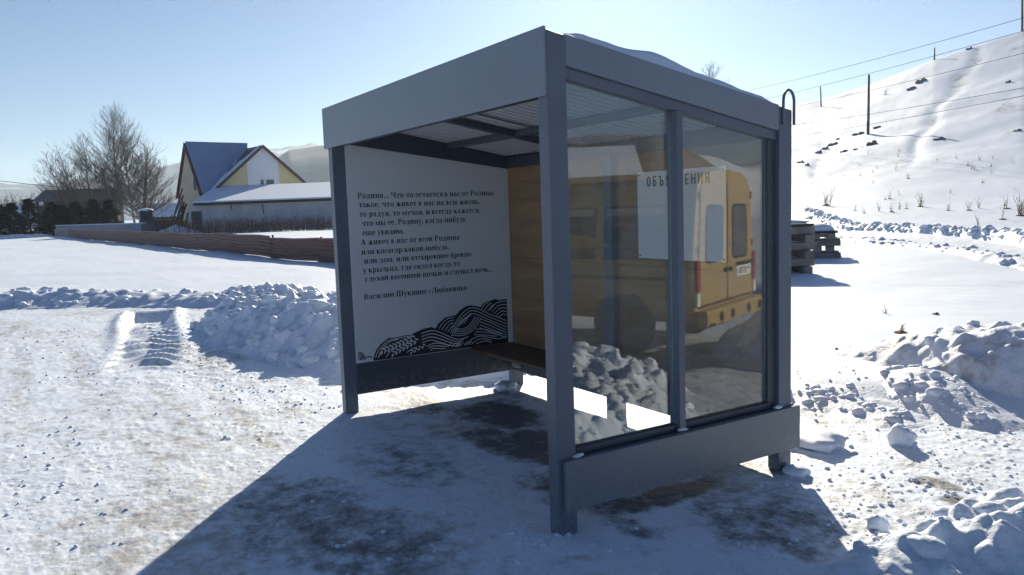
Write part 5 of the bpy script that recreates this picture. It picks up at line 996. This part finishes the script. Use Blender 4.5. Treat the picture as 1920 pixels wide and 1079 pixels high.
MB_p = MB().obox((-9.0, 11.6, .05), (.95, .3, .02), (-.3, .95, 0), (0, 0, 1), 1.0, .07, .05)
tag(MB_p.build('loose_plank', M_GREYW), 'loose grey plank lying in the snow before the beam stack', 'plank')
# white rounded block behind the left post
wb_ = thing('white_canister', 'white rounded canister half sunk in the snow behind the left front post', 'canister', (-9.05, 2.75, 0))
zc = gz(-9.05, 2.75)
MB().lathe((-9.05, 2.75, zc + .16), (.04, 0, 1), [(0, .15), (.02, .17), (.33, .17), (.37, .15)], 20).build('body', M_SIGN, wb_, True)
MB().lathe((-9.035, 2.75, zc + .535), (.04, 0, 1), [(0, .155), (.06, .15), (.10, .11), (.115, .04)], 20).build('lid', M_PLASTER, wb_, True)
MB().lathe((-9.05, 2.75, zc + .06), (.04, 0, 1), [(0, .15), (.05, .16), (.098, .15)], 20).build('base_ring', M_DARK, wb_, True)

# ------------------------------------------------------------------ yellow minibus, seen mirrored in the glass
M_VAN = mat('yellow_bus_paint', (.47, .325, .13), .4, 0, .5, 0, 0, .07, 1.5, .3)
M_VGL = mat('tinted_bus_window', (.06, .065, .07), .06, 0, .7)
M_RUB = mat('black_rubber', (.02, .02, .022), .7, 0, .3)
M_RED = mat('red_lamp_plastic', (.35, .02, .02), .2)
M_SEAM = mat('dark_seam', (.10, .055, .015), .7)
VF = Vector((.967, -.372, 0)).normalized(); VO = Vector((3.89, 5.53, -.20))
van = thing('yellow_minibus', 'yellow minibus parked right of the shelter, seen mirrored in its glass wall', 'minibus', tuple(VO), math.atan2(VF.y, VF.x))
HALF = [(.40, .90), (.55, .98), (.95, 1.0), (1.35, .99), (1.75, .93), (2.05, .86), (2.18, .78), (2.25, .60), (2.28, .25)]
stn = [(0.0, 1.0, 0), (.06, 1.01, 0), (1.5, 1.02, 0), (3.6, 1.02, 0), (4.1, 1.0, -.25), (4.55, .97, -.95), (5.2, .94, -1.15), (5.45, .86, -1.2)]
V = []; n = len(HALF) * 2
for (x, s, dz) in stn:
    ring = []
    for (z, h) in HALF:
        zz = z if dz == 0 else z * (1 if z < 1.0 else (1.0 + max(0, (2.28 + dz - 1.0)) * (z - 1.0) / 1.28) / z)
        ring.append((x + (.05 * (1 - abs(z - 1.2)) if False else 0), h * s, zz))
    V += ring + [(a, -b, c) for a, b, c in ring[::-1]]
F = [(i * n + k, (i + 1) * n + k, (i + 1) * n + (k + 1) % n, i * n + (k + 1) % n) for i in range(len(stn) - 1) for k in range(n)]
F += [tuple(range(n)), tuple((len(stn) - 1) * n + k for k in range(n))[::-1]]
mbv = MB().add(V, F); vb = mbv.build('body', M_VAN, van, False, False, .03)
def hw(z): return float(np.interp(z, [q[0] for q in HALF], [q[1] for q in HALF]))
def rr(y0, y1, z0, z1, r_, x, dx, shear=0.0):      # rounded rectangle in the rear plane, extruded
    P = []
    for cy, cz, a0 in ((y1 - r_, z1 - r_, 0), (y0 + r_, z1 - r_, 90), (y0 + r_, z0 + r_, 180), (y1 - r_, z0 + r_, 270)):
        for k in range(5): a = R(a0 + k * 22.5); zz = cz + r_ * math.sin(a); yy = cy + r_ * math.cos(a); P.append((x, yy * (1 + shear * (1.4 - zz)), zz))
    return MB().prism(P, (dx, 0, 0))
for s in (1, -1):
    lo, hi = (.02, .86) if s > 0 else (-.86, -.02)
    d = rr(lo, hi, .62, 2.10, .05, -.002, -.014, .10).build('rear_door', M_VAN, van, False, False, .006)
    a, b = (.15, .70) if s > 0 else (-.70, -.15)
    rr(a, b, 1.12, 1.84, .10, -.017, -.006, .10).build('window', M_RUB, d, False, False); rr(a + .03, b - .03, 1.15, 1.81, .08, -.0235, -.004, .10).build('pane', M_VGL, d, False, False)
    MB().box(-.05, -.016, s * .08 - .03, s * .08 + .03, .98, 1.03).build('handle', M_RUB, d, False, False)
    MB().box(-.035, .01, s * .93 - .05, s * .93 + .05, .80, 1.18).build('tail_lamp', M_RED, van, False, False, .01)
    MB().box(-.036, .0, s * .945 - .04, s * .945 + .04, .62, .78).build('side_marker', M_SIGN, van, False, False, .01)
    for z in (.75, 1.3, 1.95): MB().lathe((-.02, s * .89 * (1 + .1 * (1.4 - z)) , z - .05), (0, 0, 1), [(0, .018), (.10, .018)], 8).build('hinge', M_VAN, van, False, False)
MB().box(-.011, -.001, -.018, .018, .62, 2.10).build('door_gap', M_SEAM, van, False, False)
MB().box(-.010, -.002, -.90, .90, .585, .618).build('door_gap', M_SEAM, van, False, False)
bmp = MB().box(-.16, -.012, -.98, .98, .36, .575).build('rear_bumper', M_VAN, van, False, False, .03)
for y in (.78, .38, -.18, -.55): MB().lathe((-.1605, y, .465), (-1, 0, 0), [(0, .062), (.004, .062)], 14).build('bumper_recess', M_RUB, bmp, False, False)
pl = MB().box(-.03, -.0165, .30, .80, .88, 1.02).build('licence_plate', M_SIGN, van, False, False, .004)
pm = MB()
for k, (y, w_, h0, h1) in enumerate(((.37, .03, 0, .07), (.43, .05, .0, .09), (.50, .05, 0, .09), (.57, .05, .0, .09), (.64, .03, 0, .07), (.71, .04, .04, .09))):
    pm.box(-.0325, -.0302, y - w_ / 2, y - w_ / 2 + .012, .905 + h0, .905 + h1); pm.box(-.0325, -.0302, y - w_ / 2 + .0125, y + w_ / 2, .905 + h1 - .014, .905 + h1)
    if k % 2: pm.box(-.0325, -.0302, y + w_ / 2 - .012, y + w_ / 2, .905 + h0, .905 + h1 - .0145)
pm.build('plate_marks', M_INK, pl, False, False)
MB().box(-.07, -.0165, .30, .82, 1.03, 1.07).build('plate_light', M_RUB, van, False, False, .01)
for s in (1, -1):
    for x0, x1 in ((.35, 1.25), (1.36, 2.26), (2.37, 3.2), (3.3, 3.95)):
        P = []
        for x, z in ((x0, 1.18), (x1, 1.18), (x1, 1.86), (x0, 1.86)):
            P.append((x, s * (hw(z) * 1.02 + .004), z))
        wv_ = MB().prism(P, (0, s * .012, 0)).build('window', M_VGL, van, False, False, .004)
        MB().prism([(x0 + .04, s * (hw(1.80) * 1.02 + .017), 1.74), (x1 - .04, s * (hw(1.80) * 1.02 + .017), 1.74), (x1 - .04, s * (hw(1.83) * 1.02 + .012), 1.83), (x0 + .04, s * (hw(1.83) * 1.02 + .012), 1.83)], (0, s * .004, 0)).build('curtain', M_CREAM, wv_, False, False)
    MB().prism([(.25, s * 1.021, .93), (4.3, s * 1.021, .93), (4.3, s * 1.021, .97), (.25, s * 1.021, .97)], (0, s * .008, 0)).build('side_moulding', M_SEAM, van, False, False)
    for x in (.98, 4.35):
        wh = MB().lathe((x, s * .78, .34), (0, s, 0), [(0, .30), (.02, .345), (.17, .345), (.19, .31)], 28).build('wheel', M_RUB, van, True, False)
        MB().lathe((x, s * .965, .34), (0, s, 0), [(0, .21), (.01, .20), (.02, .08), (.03, .05)], 20).build('rim', M_ZINC, wh, True, False)
        MB().lathe((x, s * .93, .36), (0, s, 0), [(0, .43), (.075, .43)], 28).build('wheel_arch', M_SEAM, van, False, False)
    MB().box(5.40, 5.475, s * .62 - .14, s * .62 + .14, .72, .92).build('headlight', M_SIGN, van, False, False, .02)
    MB().box(4.0, 4.08, s * 1.12 - .09, s * 1.12 + .09, 1.25, 1.55).build('mirror', M_RUB, van, False, False, .02)
MB().prism([(4.02, -.86, 1.85), (4.02, .86, 1.85), (4.62, .90, 1.22), (4.62, -.90, 1.22)], (.06, 0, .09)).build('windscreen', M_VGL, van, False, False)
MB().box(5.40, 5.55, -.92, .92, .36, .60).build('front_bumper', M_RUB, van, False, False, .03)
far_roof('pale snow-roofed building standing behind the yellow minibus', 36.5, 22.5, 7, 4, 3.1, 1.6, 2.18, M_PLASTER)

# ------------------------------------------------------------------ the air
M_HAZE = bpy.data.materials.new('haze_air'); M_HAZE.use_nodes = True
_nt = M_HAZE.node_tree; _nt.nodes.remove(_nt.nodes['Principled BSDF'])
_pv = _nt.nodes.new('ShaderNodeVolumePrincipled'); _pv.inputs['Color'].default_value = (.70, .85, 1.0, 1); _pv.inputs['Density'].default_value = .00015; _pv.inputs['Anisotropy'].default_value = .35
_nt.links.new(_pv.outputs[0], _nt.nodes['Material Output'].inputs['Volume'])
hz = MB().box(-5400, 5400, -5400, 5400, -60, 335).build('haze', M_HAZE)
tag(hz, 'thin winter haze filling the air of the whole valley', 'haze', kind='stuff')
